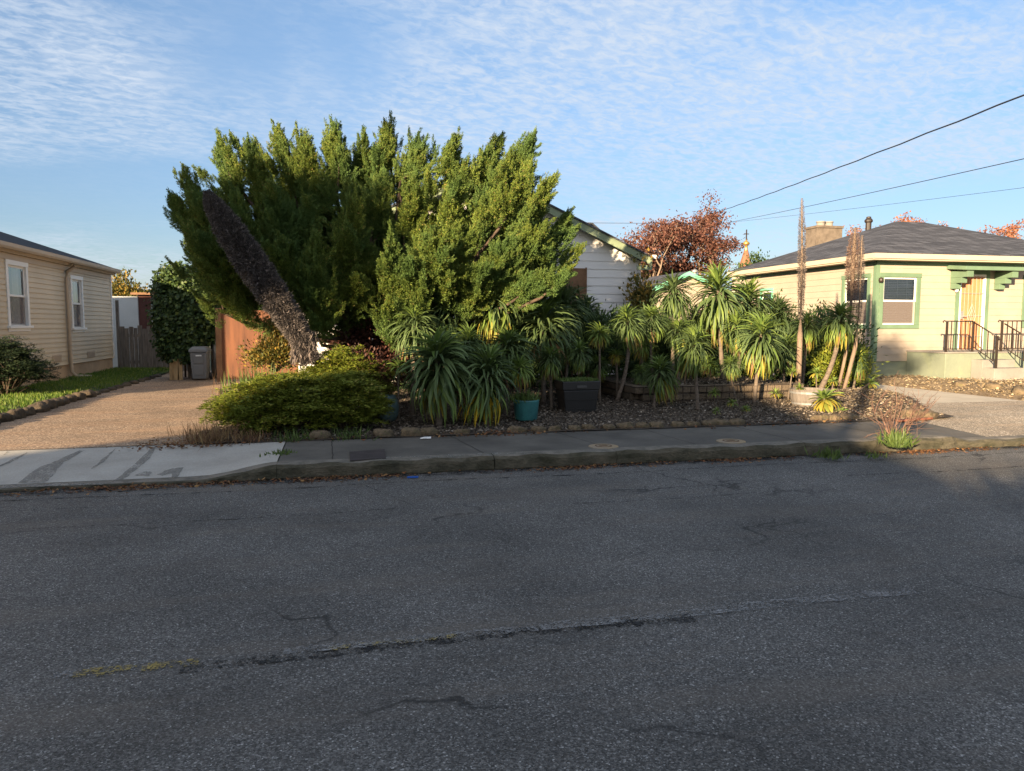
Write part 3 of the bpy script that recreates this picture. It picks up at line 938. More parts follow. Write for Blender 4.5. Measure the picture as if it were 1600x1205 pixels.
def window(parent, W, u0, u1, z0, z1, casing, cw, cmat, fmat, kind='curtain', sill=True, head=0.0):
    """double hung window: casing (part) with frame, panes, blind and sill as sub-parts"""
    mb = MB()
    W.box(mb, u0 - cw, u0, -0.03, 0.035, z0 - 0.0, z1)
    W.box(mb, u1, u1 + cw, -0.03, 0.035, z0 - 0.0, z1)
    W.box(mb, u0 - cw - 0.015, u1 + cw + 0.015, -0.03, 0.042, z1, z1 + cw + head)
    if not sill:
        W.box(mb, u0 - cw, u1 + cw, -0.03, 0.037, z0 - cw, z0)
    win = mb.build(casing, cmat, parent, bevel=0.004)
    if sill:
        mb = MB()
        W.box(mb, u0 - cw - 0.05, u1 + cw + 0.05, -0.02, 0.075, z0 - 0.055, z0)
        W.box(mb, u0 - cw, u1 + cw, -0.02, 0.03, z0 - 0.12, z0 - 0.056)
        mb.build('sill', cmat, win, bevel=0.004)
    zm = (z0 + z1) / 2
    f = 0.045
    mb = MB()
    for a, bb, dd in ((z0, zm + 0.02, -0.032), (zm - 0.02, z1, -0.008)):
        W.box(mb, u0, u0 + f, dd - 0.022, dd, a, bb)
        W.box(mb, u1 - f, u1, dd - 0.022, dd, a, bb)
        W.box(mb, u0 + f, u1 - f, dd - 0.022, dd - 0.001, a, a + f)
        W.box(mb, u0 + f, u1 - f, dd - 0.022, dd - 0.001, bb - f, bb)
    mb.build('frame', fmat, win, bevel=0.003)
    mb = MB()
    mb.face([W.pt(u0 + f, -0.02, zm + f - 0.02), W.pt(u1 - f, -0.02, zm + f - 0.02), W.pt(u1 - f, -0.02, z1 - f), W.pt(u0 + f, -0.02, z1 - f)])
    mb.build('pane', M['glass'], win)
    mb = MB()
    q = -0.044
    mb.face([W.pt(u0 + f, q, z0 + f), W.pt(u1 - f, q, z0 + f), W.pt(u1 - f, q, zm + 0.02 - f), W.pt(u0 + f, q, zm + 0.02 - f)])
    mb.build('pane', M['glass'], win)
    mb = MB()   # recess
    for p in ([(u0, -0.055, z0), (u0, -0.30, z0), (u0, -0.30, z1), (u0, -0.055, z1)],
              [(u1, -0.055, z0), (u1, -0.30, z0), (u1, -0.30, z1), (u1, -0.055, z1)],
              [(u0, -0.055, z0), (u1, -0.055, z0), (u1, -0.30, z0), (u0, -0.30, z0)],
              [(u0, -0.055, z1), (u1, -0.055, z1), (u1, -0.30, z1), (u0, -0.30, z1)],
              [(u0, -0.30, z0), (u1, -0.30, z0), (u1, -0.30, z1), (u0, -0.30, z1)]):
        mb.face([W.pt(*k) for k in p])
    mb.build('recess', M['dark'], win)
    if kind == 'curtain':
        mb = MB()
        um = u0 + (u1 - u0) * 0.42
        for a, bb in ((u0 + 0.02, um), (u0 + (u1 - u0) * 0.62, u1 - 0.02)):
            us = np.linspace(a, bb, 13)
            for k in range(12):
                d0, d1 = (-0.12 + 0.02 * (k % 2), -0.12 + 0.02 * ((k + 1) % 2))
                mb.face([W.pt(us[k], d0, z0 + 0.02), W.pt(us[k + 1], d1, z0 + 0.02), W.pt(us[k + 1], d1, z1 - 0.02), W.pt(us[k], d0, z1 - 0.02)])
        mb.build('curtain', M['curtain'], win, smooth=True)
    else:
        mb = MB()
        nz = int((z1 - z0 - 0.06) / 0.042)
        for k in range(nz):
            z = z0 + 0.03 + k * 0.042
            mb.face([W.pt(u0 + 0.01, -0.085, z + 0.030), W.pt(u1 - 0.01, -0.085, z + 0.030), W.pt(u1 - 0.01, -0.11, z), W.pt(u0 + 0.01, -0.11, z)])
        for uu in (0.22, 0.5, 0.78):
            uc = u0 + (u1 - u0) * uu
            W.box(mb, uc - 0.006, uc + 0.006, -0.084, -0.080, z0 + 0.02, z1 - 0.02)
        mb.build('blind', M['blind'], win)
    # insect screen of the lower sash
    mb = MB()
    mb.face([W.pt(u0 + 0.012, -0.029, z0 + 0.02), W.pt(u1 - 0.012, -0.029, z0 + 0.02), W.pt(u1 - 0.012, -0.029, zm - 0.02), W.pt(u0 + 0.012, -0.029, zm - 0.02)])
    mb.build('screen', M['screen_thin'], win)
    return win


m, t, b = newmat('insect_mesh')
t.l.new(objvec(t), t.node('ShaderNodeMapping').inputs[0])
b.inputs['Base Color'].default_value = (0.20, 0.165, 0.15, 1)
b.inputs['Roughness'].default_value = 0.8
tr = t.node('ShaderNodeBsdfTransparent')
mx = t.node('ShaderNodeMixShader', inp={0: 0.55})
t.l.new(tr.outputs[0], mx.inputs[1])
t.l.new(b.outputs[0], mx.inputs[2])
t.l.new(mx.outputs[0], t.n['Material Output'].inputs['Surface'])
M['screen_thin'] = m


def hip_roof(mb, x0, x1, y0, y1, ez, pitch, th=0.05, mi=0):
    w, d = x1 - x0, y1 - y0
    r = min(w, d) / 2
    rz = ez + r * pitch
    if w >= d:
        ra, rb = (x0 + r, (y0 + y1) / 2, rz), (x1 - r, (y0 + y1) / 2, rz)
        c = [(x0, y0, ez), (x1, y0, ez), (x1, y1, ez), (x0, y1, ez)]
        mb.face([c[0], c[1], rb, ra], mi)
        mb.face([c[1], c[2], rb], mi)
        mb.face([c[2], c[3], ra, rb], mi)
        mb.face([c[3], c[0], ra], mi)
    else:
        ra, rb = ((x0 + x1) / 2, y0 + r, rz), ((x0 + x1) / 2, y1 - r, rz)
        c = [(x0, y0, ez), (x1, y0, ez), (x1, y1, ez), (x0, y1, ez)]
        mb.face([c[0], c[1], ra], mi)
        mb.face([c[1], c[2], rb, ra], mi)
        mb.face([c[2], c[3], rb], mi)
        mb.face([c[3], c[0], ra, rb], mi)
    mb.face([(x0, y0, ez - th), (x0, y1, ez - th), (x1, y1, ez - th), (x1, y0, ez - th)], mi)
    for a, bb in zip(c, c[1:] + c[:1]):
        mb.face([a, bb, (bb[0], bb[1], bb[2] - th), (a[0], a[1], a[2] - th)], mi)
    return ra, rb


# ------------------------------------------------------------------ beige house on the left
LX = -6.55
bh = thing('house', 'beige clapboard house with white sash windows and black hip roof beside the lawn', 'house', (LX - 4, 19.8, 0.1))
W = Wall((LX, 15.4), (0, 1), (1, 0))
wins = [(W.u((LX, 17.04)), W.u((LX, 17.92)), 1.56, 2.80), (W.u((LX, 20.72)), W.u((LX, 21.42)), 1.50, 2.72)]
mb = MB()
W.siding(mb, 0, 8.6, 0.60, 3.02, 0.112, wins, lip=0.022)
mb.face([(LX - 0.02, 15.4, 0.5), (-16, 15.4, 0.5), (-16, 15.4, 3.1), (LX - 0.02, 15.4, 3.1)])
mb.face([(LX - 0.02, 24.0, 0.5), (-16, 24.0, 0.5), (-16, 24.0, 3.1), (LX - 0.02, 24.0, 3.1)])
mb.face([(-16, 15.4, 0.5), (-16, 24.0, 0.5), (-16, 24.0, 3.1), (-16, 15.4, 3.1)])
mb.build('wall', M['beige'], bh)
mb = MB()
mb.box(-16, LX - 0.012, 15.42, 23.98, 0.05, 0.585)
mb.build('foundation', M['found_l'], bh)
mb = MB()
W.box(mb, 8.58, 8.67, -0.05, 0.03, 0.58, 3.02)
mb.build('corner_board', M['white'], bh)
mb = MB()
W.box(mb, -0.07, 0.02, -0.05, 0.03, 0.58, 3.02)
mb.build('corner_board', M['white'], bh)
mb = MB()
hip_roof(mb, -16.5, LX + 0.14, 15.25, 24.14, 3.22, 0.36, 0.04)
mb.build('roof', M['roof_d'], bh)
mb = MB()
W.box(mb, -0.14, 8.74, 0.115, 0.14, 3.05, 3.175)
W.box(mb, -0.14, 8.74, 0.005, 0.114, 3.025, 3.05)
W.box(mb, -0.05, 8.56, 0.018, 0.04, 2.90, 3.02)
mb.build('eave', M['beigetrim'], bh)
mb = MB()
pr = [(d - 0.285, z - 0.01) for d, z in [(0.43, 3.20), (0.43, 3.10), (0.46, 3.085), (0.53, 3.085), (0.555, 3.13), (0.56, 3.20), (0.545, 3.20), (0.54, 3.135), (0.525, 3.10), (0.445, 3.10), (0.445, 3.20)]]
mb.prism([W.pt(-0.15, d, z) for d, z in pr], (0, 8.92, 0))
mb.build('gutter', M['beigetrim'], bh)
mb = MB()
uu = W.u((LX, 20.25))
mb.tube([W.pt(uu + 0.12, 0.21, 3.08), W.pt(uu + 0.12, 0.21, 3.0), W.pt(uu, 0.07, 2.86), W.pt(uu, 0.07, 2.7), W.pt(uu, 0.07, 0.42), W.pt(uu + 0.05, 0.16, 0.30), W.pt(uu + 0.3, 0.42, 0.27)], 0.045, 10)
mb.build('downspout', M['beigetrim'], bh, smooth=True)
for a, bb in ((19.19, 19.78), (21.65, 22.28)):
    mb = MB()
    ua, ub = W.u((LX, a)), W.u((LX, bb))
    W.box(mb, ua, ub, 0.004, 0.024, 0.70, 0.87)
    for k in range(5):
        W.box(mb, ua + 0.03, ub - 0.03, 0.025, 0.034, 0.72 + k * 0.028, 0.735 + k * 0.028)
    mb.build('vent', M['beigetrim'], bh)
for wv in wins:
    window(bh, W, *wv, 'window', 0.10, M['white'], M['white'], 'curtain')

# ------------------------------------------------------------------ white house behind the juniper
WY = 17.8
wh = thing('house', 'white lap-sided gable house with olive rake boards behind the big juniper', 'house', (3.3, 21, 0.15))
W = Wall((-0.95, WY), (1, 0), (0, -1))
wd = 8.45
ctr = wd / 2
rk = 0.45
ez = 3.22
pk = ez + rk * ctr
mb = MB()
W.siding(mb, 0, wd, 0.3, pk - 0.02, 0.205, [(6.5, 6.98, 1.75, 2.95)], L=lambda z: max(0, (z - ez) / rk), R=lambda z: wd - max(0, (z - ez) / rk), lip=0.02)
mb.face([(wd - 0.95, WY + 0.02, 0.1), (wd - 0.95, 25, 0.1), (wd - 0.95, 25, ez), (wd - 0.95, WY + 0.02, ez)])
mb.face([(-0.95, WY + 0.02, 0.1), (-0.95, 25, 0.1), (-0.95, 25, ez), (-0.95, WY + 0.02, ez)])
mb.face([(-0.95, 25, 0.1), (wd - 0.95, 25, 0.1), (wd - 0.95, 25, ez), (ctr - 0.95, 25, pk), (-0.95, 25, ez)])
mb.build('wall', M['housewhite'], wh)
mb = MB()
W.box(mb, 0.0, wd, -0.2, 0.012, 0.0, 0.3)
mb.build('foundation', M['greyconc'], wh)
mb = MB()
W.box(mb, 6.52, 6.96, -0.02, 0.028, 1.72, 2.98)
W.box(mb, 6.44, 6.519, -0.02, 0.035, 1.68, 3.0)
W.box(mb, 6.961, 7.0, -0.02, 0.035, 1.68, 3.0)
mb.build('boarded_window', [M['timber']], wh)
ov = 0.15
for s in (0, 1):
    mb = MB()
    e0 = (wd + ov) if s else -ov
    top = pk + 0.10
    et = ez - rk * ov + 0.10
    for d, hh, mi in ((0.36, 0.20, 0), (0.02, 0.1, 0)):
        p = [W.pt(e0, d, et), W.pt(ctr, d, top), W.pt(ctr, d, top - hh), W.pt(e0, d, et - hh)]
        mb.prism(p, (0, 0.03, 0), mi)
    mb.face([W.pt(e0, 0.33, et - 0.1), W.pt(ctr, 0.33, top - 0.1), W.pt(ctr, -0.01, top - 0.1), W.pt(e0, -0.01, et - 0.1)])
    if s:
        W.box(mb, wd + ov - 0.40, wd + ov, 0.331, 0.362, et - 0.31, et - 0.195)
    mb.build('rake_board', M['olive'], wh)
    mb = MB()
    y0, y1 = WY - 0.40, 25.3
    x0, xc = (-0.95 + e0 + (0.03 if s else -0.03)), ctr - 0.95
    et2 = et + 0.0
    mb.face([(x0, y0, et2 + 0.012), (xc, y0, top + 0.02), (xc, y1, top + 0.02), (x0, y1, et2 + 0.012)])
    mb.face([(x0, y0, et2 - 0.03), (xc, y0, top - 0.03), (xc, y1, top - 0.03), (x0, y1, et2 - 0.03)])
    mb.face([(x0, y0, et2 + 0.012), (xc, y0, top + 0.02), (xc, y0, top - 0.03), (x0, y0, et2 - 0.03)])
    mb.face([(x0, y0, et2 - 0.03), (x0, y1, et2 - 0.03), (x0, y1, et2 + 0.012), (x0, y0, et2 + 0.012)])
    mb.build('roof_slope', M['shingle'], wh)
mb = MB()
mb.box(wd - 0.95 + ov + 0.035, wd - 0.95 + ov + 0.14, WY - 0.3, 25, et - 0.02, et + 0.07)
mb.build('gutter', M['white'], wh)
mb = MB()
p = at(925, 358, 19.4)
mb.face([(p.x - 0.25, 19.3, p.z - 0.5), (p.x + 0.3, 19.3, p.z - 0.5), (p.x + 0.3, 19.3, p.z - 0.12), (p.x - 0.05, 19.3, p.z + 0.12), (p.x - 0.25, 19.3, p.z + 0.12)])
mb.prism([(p.x - 0.28, 19.3, p.z + 0.16), (p.x - 0.02, 19.3, p.z + 0.16), (p.x + 0.36, 19.3, p.z - 0.14), (p.x + 0.36, 19.3, p.z - 0.5), (p.x - 0.28, 19.3, p.z - 0.5)], (0, 0.7, 0))
mb.build('roof_vent', M['beigetrim'], wh)

# ------------------------------------------------------------------ yellow house on the right
RX, RY = 13.0, 16.0
yh = thing('house', 'pale yellow house with sage green trim and dark hip roof', 'house', (18.5, 19.5, 0.2))
Wf = Wall((RX, RY), (1, 0), (0, -1))
Ws = Wall((RX, 23.0), (0, -1), (-1, 0))  # u runs towards the street
wf = (0.20, 1.18, 1.58, 2.76)
ws = (7 - 1.16, 7 - 0.28, 1.58, 2.76)
ws2 = (7 - 5.10, 7 - 4.55, 1.9, 2.62)
dop = (2.46, 3.26, 0.90, 2.86)
wf2 = (4.55, 5.75, 1.6, 2.76)
mb = MB()
Wf.siding(mb, 0, 7.2, 0.66, 3.148, 0.166, [wf, dop, wf2])
Ws.siding(mb, 0.8, 7, 0.66, 3.148, 0.166, [ws, ws2])
mb.face([(20.2, 16, 0.5), (20.2, 22.2, 0.5), (20.2, 22.2, 3.1), (20.2, 16, 3.1)])
mb.face([(13, 22.2, 0.5), (20.2, 22.2, 0.5), (20.2, 22.2, 3.1), (13, 22.2, 3.1)])
mb.build('wall', M['yellow'], yh)
mb = MB()
mb.box(RX + 0.012, 20.19, RY + 0.012, 22.18, 0.05, 0.655)
mb.build('foundation', M['found_r'], yh)
mb = MB()
hip_roof(mb, RX - 0.38, 20.6, RY - 0.38, 22.6, 3.33, 0.37, 0.03)
# the photo shows the taller hip running back
mb.build('roof', M['shingle'], yh)
mb = MB()
for a in (0, 1):
    if a == 0:
        mb.box(RX - 0.40, 20.6, RY - 0.40, RY - 0.37, 3.185, 3.305)
        mb.box(RX - 0.38, 20.6, RY - 0.36, RY - 0.01, 3.150, 3.180)
    else:
        mb.box(RX - 0.405, RX - 0.375, RY - 0.36, 22.6, 3.185, 3.305)
        mb.box(RX - 0.37, RX - 0.01, RY - 0.0, 22.6, 3.150, 3.180)
mb.build('fascia', M['cream'], yh)
mb = MB()
Wf.box(mb, -0.03, 7.2, 0.018, 0.05, 3.06, 3.146)
Ws.box(mb, 0.8, 7.0, 0.018, 0.05, 3.06, 3.146)
mb.build('frieze_board', M['teal'], yh)
mb = MB()
Wf.box(mb, -0.022, 0.085, 0.002, 0.022, 0.66, 3.058)
Ws.box(mb, 6.91, 7.0, 0.002, 0.022, 0.66, 3.058)
mb.build('corner_board', M['teal'], yh)
window(yh, Wf, *wf, 'window', 0.105, M['teal'], M['white'], 'blind', sill=False)
window(yh, Ws, *ws, 'window', 0.105, M['teal'], M['white'], 'blind', sill=False)
window(yh, Ws, *ws2, 'window', 0.08, M['mint'], M['white'], 'blind', sill=False)
window(yh, Wf, *wf2, 'window', 0.105, M['teal'], M['white'], 'blind', sill=False)
# door with white security grille
u0, u1, z0, z1 = dop
mb = MB()
Wf.box(mb, u0, u0 + 0.05, -0.06, 0.03, z0, z1)
Wf.box(mb, u1 - 0.05, u1, -0.06, 0.03, z0, z1)
Wf.box(mb, u0 + 0.05, u1 - 0.05, -0.06, 0.03, z1 - 0.05, z1)
mb.build('door_frame', M['white'], yh)
mb = MB()
Wf.box(mb, u0 - 0.11, u0 - 0.001, 0.0, 0.036, z0, z1 + 0.12)
Wf.box(mb, u1 + 0.001, u1 + 0.11, 0.0, 0.036, z0, z1 + 0.12)
Wf.box(mb, u0, u1, 0.0, 0.034, z1 + 0.001, z1 + 0.12)
mb.build('door_casing', M['teal'], yh)
mb = MB()
Wf.box(mb, u0 + 0.051, u1 - 0.051, -0.05, -0.02, z0, z1 - 0.051)
for r in range(3):
    for c in range(2):
        a = u0 + 0.12 + c * 0.29
        zb = z0 + 0.12 + r * 0.58
        Wf.box(mb, a, a + 0.24, -0.021, -0.013, zb, zb + 0.48)
dr = mb.build('door', M['door'], yh, bevel=0.004)
mb = MB()
Wf.box(mb, u0 + 0.25, u0 + 0.50, -0.02, 0.0, 1.62, 1.69)
mb.build('mail_slot', M['gold'], dr)
mb = MB()
us = np.linspace(u0 + 0.055, u1 - 0.055, 7)
for uu in us:
    Wf.box(mb, uu - 0.0035, uu + 0.0035, 0.012, 0.026, z0 + 0.03, z1 - 0.06)
for z in (z0 + 0.03, 1.28, 1.80, 2.38, z1 - 0.07):
    Wf.box(mb, u0 + 0.05, u1 - 0.05, 0.010, 0.028, z - 0.006, z + 0.006)
uc = (u0 + u1) / 2
for hh, ww in ((0.30, 0.13), (0.17, 0.07)):
    dp = [(uc, 1.80 + hh), (uc + ww, 1.80), (uc, 1.80 - hh), (uc - ww, 1.80), (uc, 1.80 + hh)]
    mb.tube([Wf.pt(a, 0.03, z) for a, z in dp], 0.008, 6)
mb.build('security_grille', M['metal_pale'], dr)
mb = MB()
Wf.box(mb, u0 + 0.06, u0 + 0.12, 0.027, 0.05, 1.72, 1.92)
mb.tube([Wf.pt(u0 + 0.09, 0.05, 1.78), Wf.pt(u0 + 0.09, 0.09, 1.78), Wf.pt(u0 + 0.20, 0.09, 1.78)], 0.012, 8)
mb.build('handle', M['metalg'], dr)
# door hood on stepped brackets
mb = MB()
ha, hb = u0 - 0.42, u1 + 0.98
mb.hexa([Wf.pt(ha, 0.0, 2.985), Wf.pt(hb, 0.0, 2.985), Wf.pt(hb, 0.62, 2.925), Wf.pt(ha, 0.62, 2.925),
         Wf.pt(ha, 0.0, 3.085), Wf.pt(hb, 0.0, 3.085), Wf.pt(hb, 0.62, 3.015), Wf.pt(ha, 0.62, 3.015)])
hood = mb.build('door_hood', M['teal'], yh, bevel=0.006)
for c in (u0 - 0.2, u1 + 0.35):
    mb = MB()
    for z0_, z1_, dd in ((2.76, 2.925, 0.55), (2.62, 2.76, 0.36), (2.48, 2.62, 0.18)):
        Wf.box(mb, c - 0.09, c + 0.09, 0.02, dd, z0_ + 0.002, z1_)
    mb.build('bracket', M['teal'], hood, bevel=0.004)
mb = MB()
pcl = Wf.pt(0.09, 0.06, 2.68)
mb.lathe((pcl[0], pcl[1], pcl[2] - 0.06), [(0.0, 0.0), (0.045, 0.0), (0.06, 0.05), (0.05, 0.11), (0.0, 0.13)], 12)
mb.build('wall_lamp', M['iron'], yh, smooth=True)
mb = MB()
pcl = Wf.pt(u0 - 0.13, 0.07, 2.5)
mb.lathe((pcl[0], pcl[1], pcl[2] - 0.1), [(0.0, 0.0), (0.03, 0.0), (0.05, 0.06), (0.04, 0.12), (0.0, 0.14)], 12)
mb.build('door_lamp', M['white'], yh, smooth=True)
mb = MB()
pc = Wf.pt(1.85, 0.03, 0.62)
mb.tube([pc, (pc[0], pc[1] - 0.09, pc[2]), (pc[0], pc[1] - 0.11, pc[2] - 0.06)], 0.012, 8)
mb.tube([(pc[0], pc[1] - 0.05, pc[2]), (pc[0], pc[1] - 0.05, pc[2] + 0.06)], 0.009, 6)
mb.tube([(pc[0] - 0.07, pc[1] - 0.05, pc[2] + 0.06), (pc[0] + 0.07, pc[1] - 0.05, pc[2] + 0.06)], 0.008, 6)
mb.build('water_tap', M['metalg'], yh)
# chimney and flue on the roof
pch = at(1287, 372, 21.6)
mb = MB()
mb.box(pch.x - 0.47, pch.x + 0.47, 21.3, 21.9, 3.5, pch.z + 0.28)
mb.box(pch.x - 0.50, pch.x + 0.50, 21.27, 21.93, pch.z + 0.281, pch.z + 0.36)
chm = mb.build('chimney', M['brick'], yh, bevel=0.01)
for s in (-0.13, 0.17):
    mb = MB()
    mb.lathe((pch.x + s, 21.6, pch.z + 0.36), [(0.0, 0), (0.13, 0), (0.125, 0.12), (0.145, 0.13), (0.145, 0.17), (0.09, 0.17), (0.09, 0.1), (0, 0.1)], 16)
    mb.build('chimney_pot', M['greyconc'], chm, smooth=False)
pfl = at(1357, 352, 19.9)
mb = MB()
mb.lathe((pfl.x, 19.9, pfl.z - 0.35), [(0.0, 0), (0.085, 0), (0.085, 0.42), (0.12, 0.45), (0.12, 0.50), (0.07, 0.56), (0.07, 0.6), (0, 0.62)], 14)
mb.build('flue_pipe', M['iron'], yh)

# porch and railings
po = thing('porch', 'concrete entry porch with front steps at the grilled orange door', 'porch', (16.2, 15.4, 0.2))
mb = MB()
mb.box(13.97, 20.1, 14.75, 15.985, 0.1, 0.895)
mb.build('platform', M['found_r'], po, bevel=0.01)
mb = MB()
mb.box(13.95, 20.1, 14.73, 15.985, 0.897, 0.93)
mb.build('landing', M['greyconc'], po, bevel=0.006)
for k in range(2):
    mb = MB()
    mb.box(14.70, 15.62, 14.745 - 0.33 * (k + 1), 14.745 - 0.33 * k - 0.002, 0.15, 0.93 - 0.18 * (k + 1))
    mb.build('step', M['greyconc'], po, bevel=0.008)


def railing(label, top, bot, nb, posts, curl=None):
    r = thing('railing', label, 'railing', tuple(posts[0][0]))
    mb = MB()
    mb.tube(top, 0.016, 8)
    if curl:
        mb.tube(curl, 0.014, 8)
    mb.build('handrail', M['iron'], r, smooth=True)
    mb = MB()
    mb.tube(bot, 0.012, 6)
    mb.build('lower_rail', M['iron'], r)
    for k in range(nb):
        mb = MB()
        u = (k + 0.5) / nb
        a = Vector(bot[0]).lerp(Vector(bot[-1]), u)
        c = Vector(top[0]).lerp(Vector(top[-1]), u)
        mb.box(a.x - 0.008, a.x + 0.008, a.y - 0.008, a.y + 0.008, a.z, c.z)
        mb.build('baluster', M['iron'], r)
    for a, h in posts:
        mb = MB()
        mb.box(a[0] - 0.02, a[0] + 0.02, a[1] - 0.02, a[1] + 0.02, a[2], a[2] + h)
        mb.build('post', M['iron'], r)
    return r


yf = 14.8
curl = [(13.98, yf, 1.66), (13.93, yf, 1.675), (13.90, yf, 1.65), (13.92, yf, 1.63)]
railing('dark iron railing along the landing, left of the porch steps', [(13.98, yf, 1.66), (14.74, yf, 1.66)], [(13.95, yf, 1.0), (14.74, yf, 1.0)], 6,
        [((14.02, yf, 0.93), 0.73)], curl)
railing('dark iron handrail sloping down the left side of the porch steps', [(14.77, yf, 1.64), (14.77, 14.12, 1.30)], [(14.77, yf, 1.06), (14.77, 14.12, 0.70)], 4,
        [((14.77, yf, 0.93), 0.73), ((14.77, 14.12, 0.57), 0.75)], [(14.77, 14.12, 1.30), (14.77, 14.07, 1.29), (14.77, 14.05, 1.25), (14.77, 14.08, 1.23)])
railing('dark iron railing along the landing, right of the porch steps', [(15.56, yf, 1.67), (18.0, yf, 1.67)], [(15.56, yf, 1.0), (18.0, yf, 1.0)], 18,
        [((15.60, yf, 0.93), 0.75), ((18.0, yf, 0.93), 0.75)], [(15.56, yf, 1.67), (15.51, yf, 1.685), (15.48, yf, 1.66), (15.50, yf, 1.64)])
railing('dark iron handrail sloping down the right side of the porch steps', [(15.63, yf - 0.04, 1.60), (15.63, 14.12, 1.28)], [(15.63, yf - 0.04, 1.04), (15.63, 14.12, 0.70)], 4,
        [((15.63, 14.12, 0.30), 1.0)])

# ------------------------------------------------------------------ gate, fences, bin, shed behind
gt = thing('gate', 'orange brown plywood gate panel between the ivy and the white house', 'gate', (-1.9, 19.5, 0.15))
mb = MB()
mb.box(-2.85, -0.97, 19.5, 19.525, 0.22, 1.93)
mb.build('panel', M['plywood'], gt, bevel=0.003)
mb = MB()
for x in (-2.0,):
    mb.box(x, x + 0.012, 19.492, 19.499, 0.22, 1.93)
for k in range(7):
    mb.lathe((-2.75 + k * 0.24, 19.497, 1.8), [(0, -0.012), (0.012, 0), (0, 0.012)], 6)
mb.build('seam_and_nails', M['timber'], gt)
mb = MB()
mb.box(-2.99, -2.86, 19.47, 19.6, 0.1, 1.98)
mb.build('post', M['timber'], gt, bevel=0.005)

fb = thing('fence', 'dark weathered board fence behind the wheelie bin with a brown rail', 'fence', (-3.5, 21.0, 0.15))
mb = MB()
xx = -3.95
while xx < -3.05:
    wdt = random.uniform(0.10, 0.15)
    mb.box(xx, xx + wdt, 21.0 + random.uniform(0, 0.015), 21.025 + random.uniform(0, 0.02), 0.12, 1.62 + random.uniform(-0.05, 0.06))
    xx += wdt + random.uniform(0.008, 0.03)
mb.build('board_panel', M['fence'], fb, bevel=0.004)
mb = MB()
p0, p1 = at(308, 523, 20.9), at(346, 515, 20.9)
mb.hexa([(p0.x, 20.92, p0.z - 0.06), (p1.x, 20.92, p1.z - 0.06), (p1.x, 20.98, p1.z - 0.06), (p0.x, 20.98, p0.z - 0.06), (p0.x, 20.92, p0.z + 0.06), (p1.x, 20.92, p1.z + 0.06), (p1.x, 20.98, p1.z + 0.06), (p0.x, 20.98, p0.z + 0.06)])
mb.build('rail', M['timber'], fb, bevel=0.005)
for px_ in (335, 343):
    p = at(px_, 550, 20.8)
    mb = MB()
    mb.tube([(p.x, 20.8, 0.15), (p.x, 20.8, 1.55)], 0.035, 10)
    mb.build('post', M['metalg'], fb, smooth=True)

fl = thing('fence', 'grey weathered paling fence at the end of the lawn beside the beige house', 'fence', (-5.6, 24.3, 0.2))
mb = MB()
xx = -6.42
while xx < -4.35:
    wdt = random.uniform(0.09, 0.13)
    mb.box(xx, xx + wdt, 24.3 + random.uniform(0, 0.02), 24.32 + random.uniform(0, 0.025), 0.12, 1.50 + random.uniform(-0.05, 0.05) + 0.08 * (random.random() < 0.1))
    xx += wdt + random.uniform(0.003, 0.010)
mb.build('board_panel', M['fence'], fl, bevel=0.004)
mb = MB()
mb.box(-6.5, -6.43, 24.25, 24.36, 0.1, 2.3)
mb.build('post', M['fence'], fl)
mb = MB()
mb.box(-6.4, -4.4, 24.365, 24.42, 1.2, 1.29)
mb.box(-6.4, -4.4, 24.365, 24.42, 0.4, 0.49)
mb.build('rail', M['fence'], fl)

ps = thing('fence', 'short stub of split pale fence boards under the ivy', 'fence', (-4.45, 20.4, 0.15))
for k, (px_, ww) in enumerate(((267, 0.10), (274, 0.16), (281, 0.12))):
    p = at(px_, 570, 20.4)
    mb = MB()
    mb.hexa([(p.x - ww / 2, 20.4, 0.12), (p.x + ww / 2, 20.4, 0.12), (p.x + ww / 2, 20.43, 0.12), (p.x - ww / 2, 20.43, 0.12),
             (p.x - ww / 2 + 0.02, 20.4, 0.66 + 0.03 * k), (p.x + ww / 2 - 0.01, 20.4, 0.70), (p.x + ww / 2 - 0.01, 20.43, 0.70), (p.x - ww / 2 + 0.02, 20.43, 0.66 + 0.03 * k)])
    mb.build('board', M['palewood'], ps)

p = at(314, 585, 20.3)
bx, by = p.x, 20.3
bn = thing('wheelie_bin', 'grey wheelie bin standing at the end of the tan driveway', 'bin', (bx, by, 0.165))
mb = MB()
zb, zt = 0.20, 0.88
mb.hexa([(bx - 0.165, by - 0.22, zb), (bx + 0.165, by - 0.22, zb), (bx + 0.165, by + 0.18, zb), (bx - 0.165, by + 0.18, zb),
         (bx - 0.205, by - 0.28, zt), (bx + 0.205, by - 0.28, zt), (bx + 0.205, by + 0.28, zt), (bx - 0.205, by + 0.28, zt)])
mb.build('body', M['bin'], bn, bevel=0.02)
mb = MB()
mb.box(bx - 0.225, bx + 0.225, by - 0.31, by + 0.3, zt + 0.002, zt + 0.07)
mb.hexa([(bx - 0.22, by - 0.3, zt + 0.07), (bx + 0.22, by - 0.3, zt + 0.07), (bx + 0.22, by + 0.28, zt + 0.07), (bx - 0.22, by + 0.28, zt + 0.07),
         (bx - 0.155, by - 0.2, zt + 0.14), (bx + 0.155, by - 0.2, zt + 0.14), (bx + 0.155, by + 0.2, zt + 0.14), (bx - 0.155, by + 0.2, zt + 0.14)])
mb.build('lid', M['bin'], bn, bevel=0.012)
mb = MB()
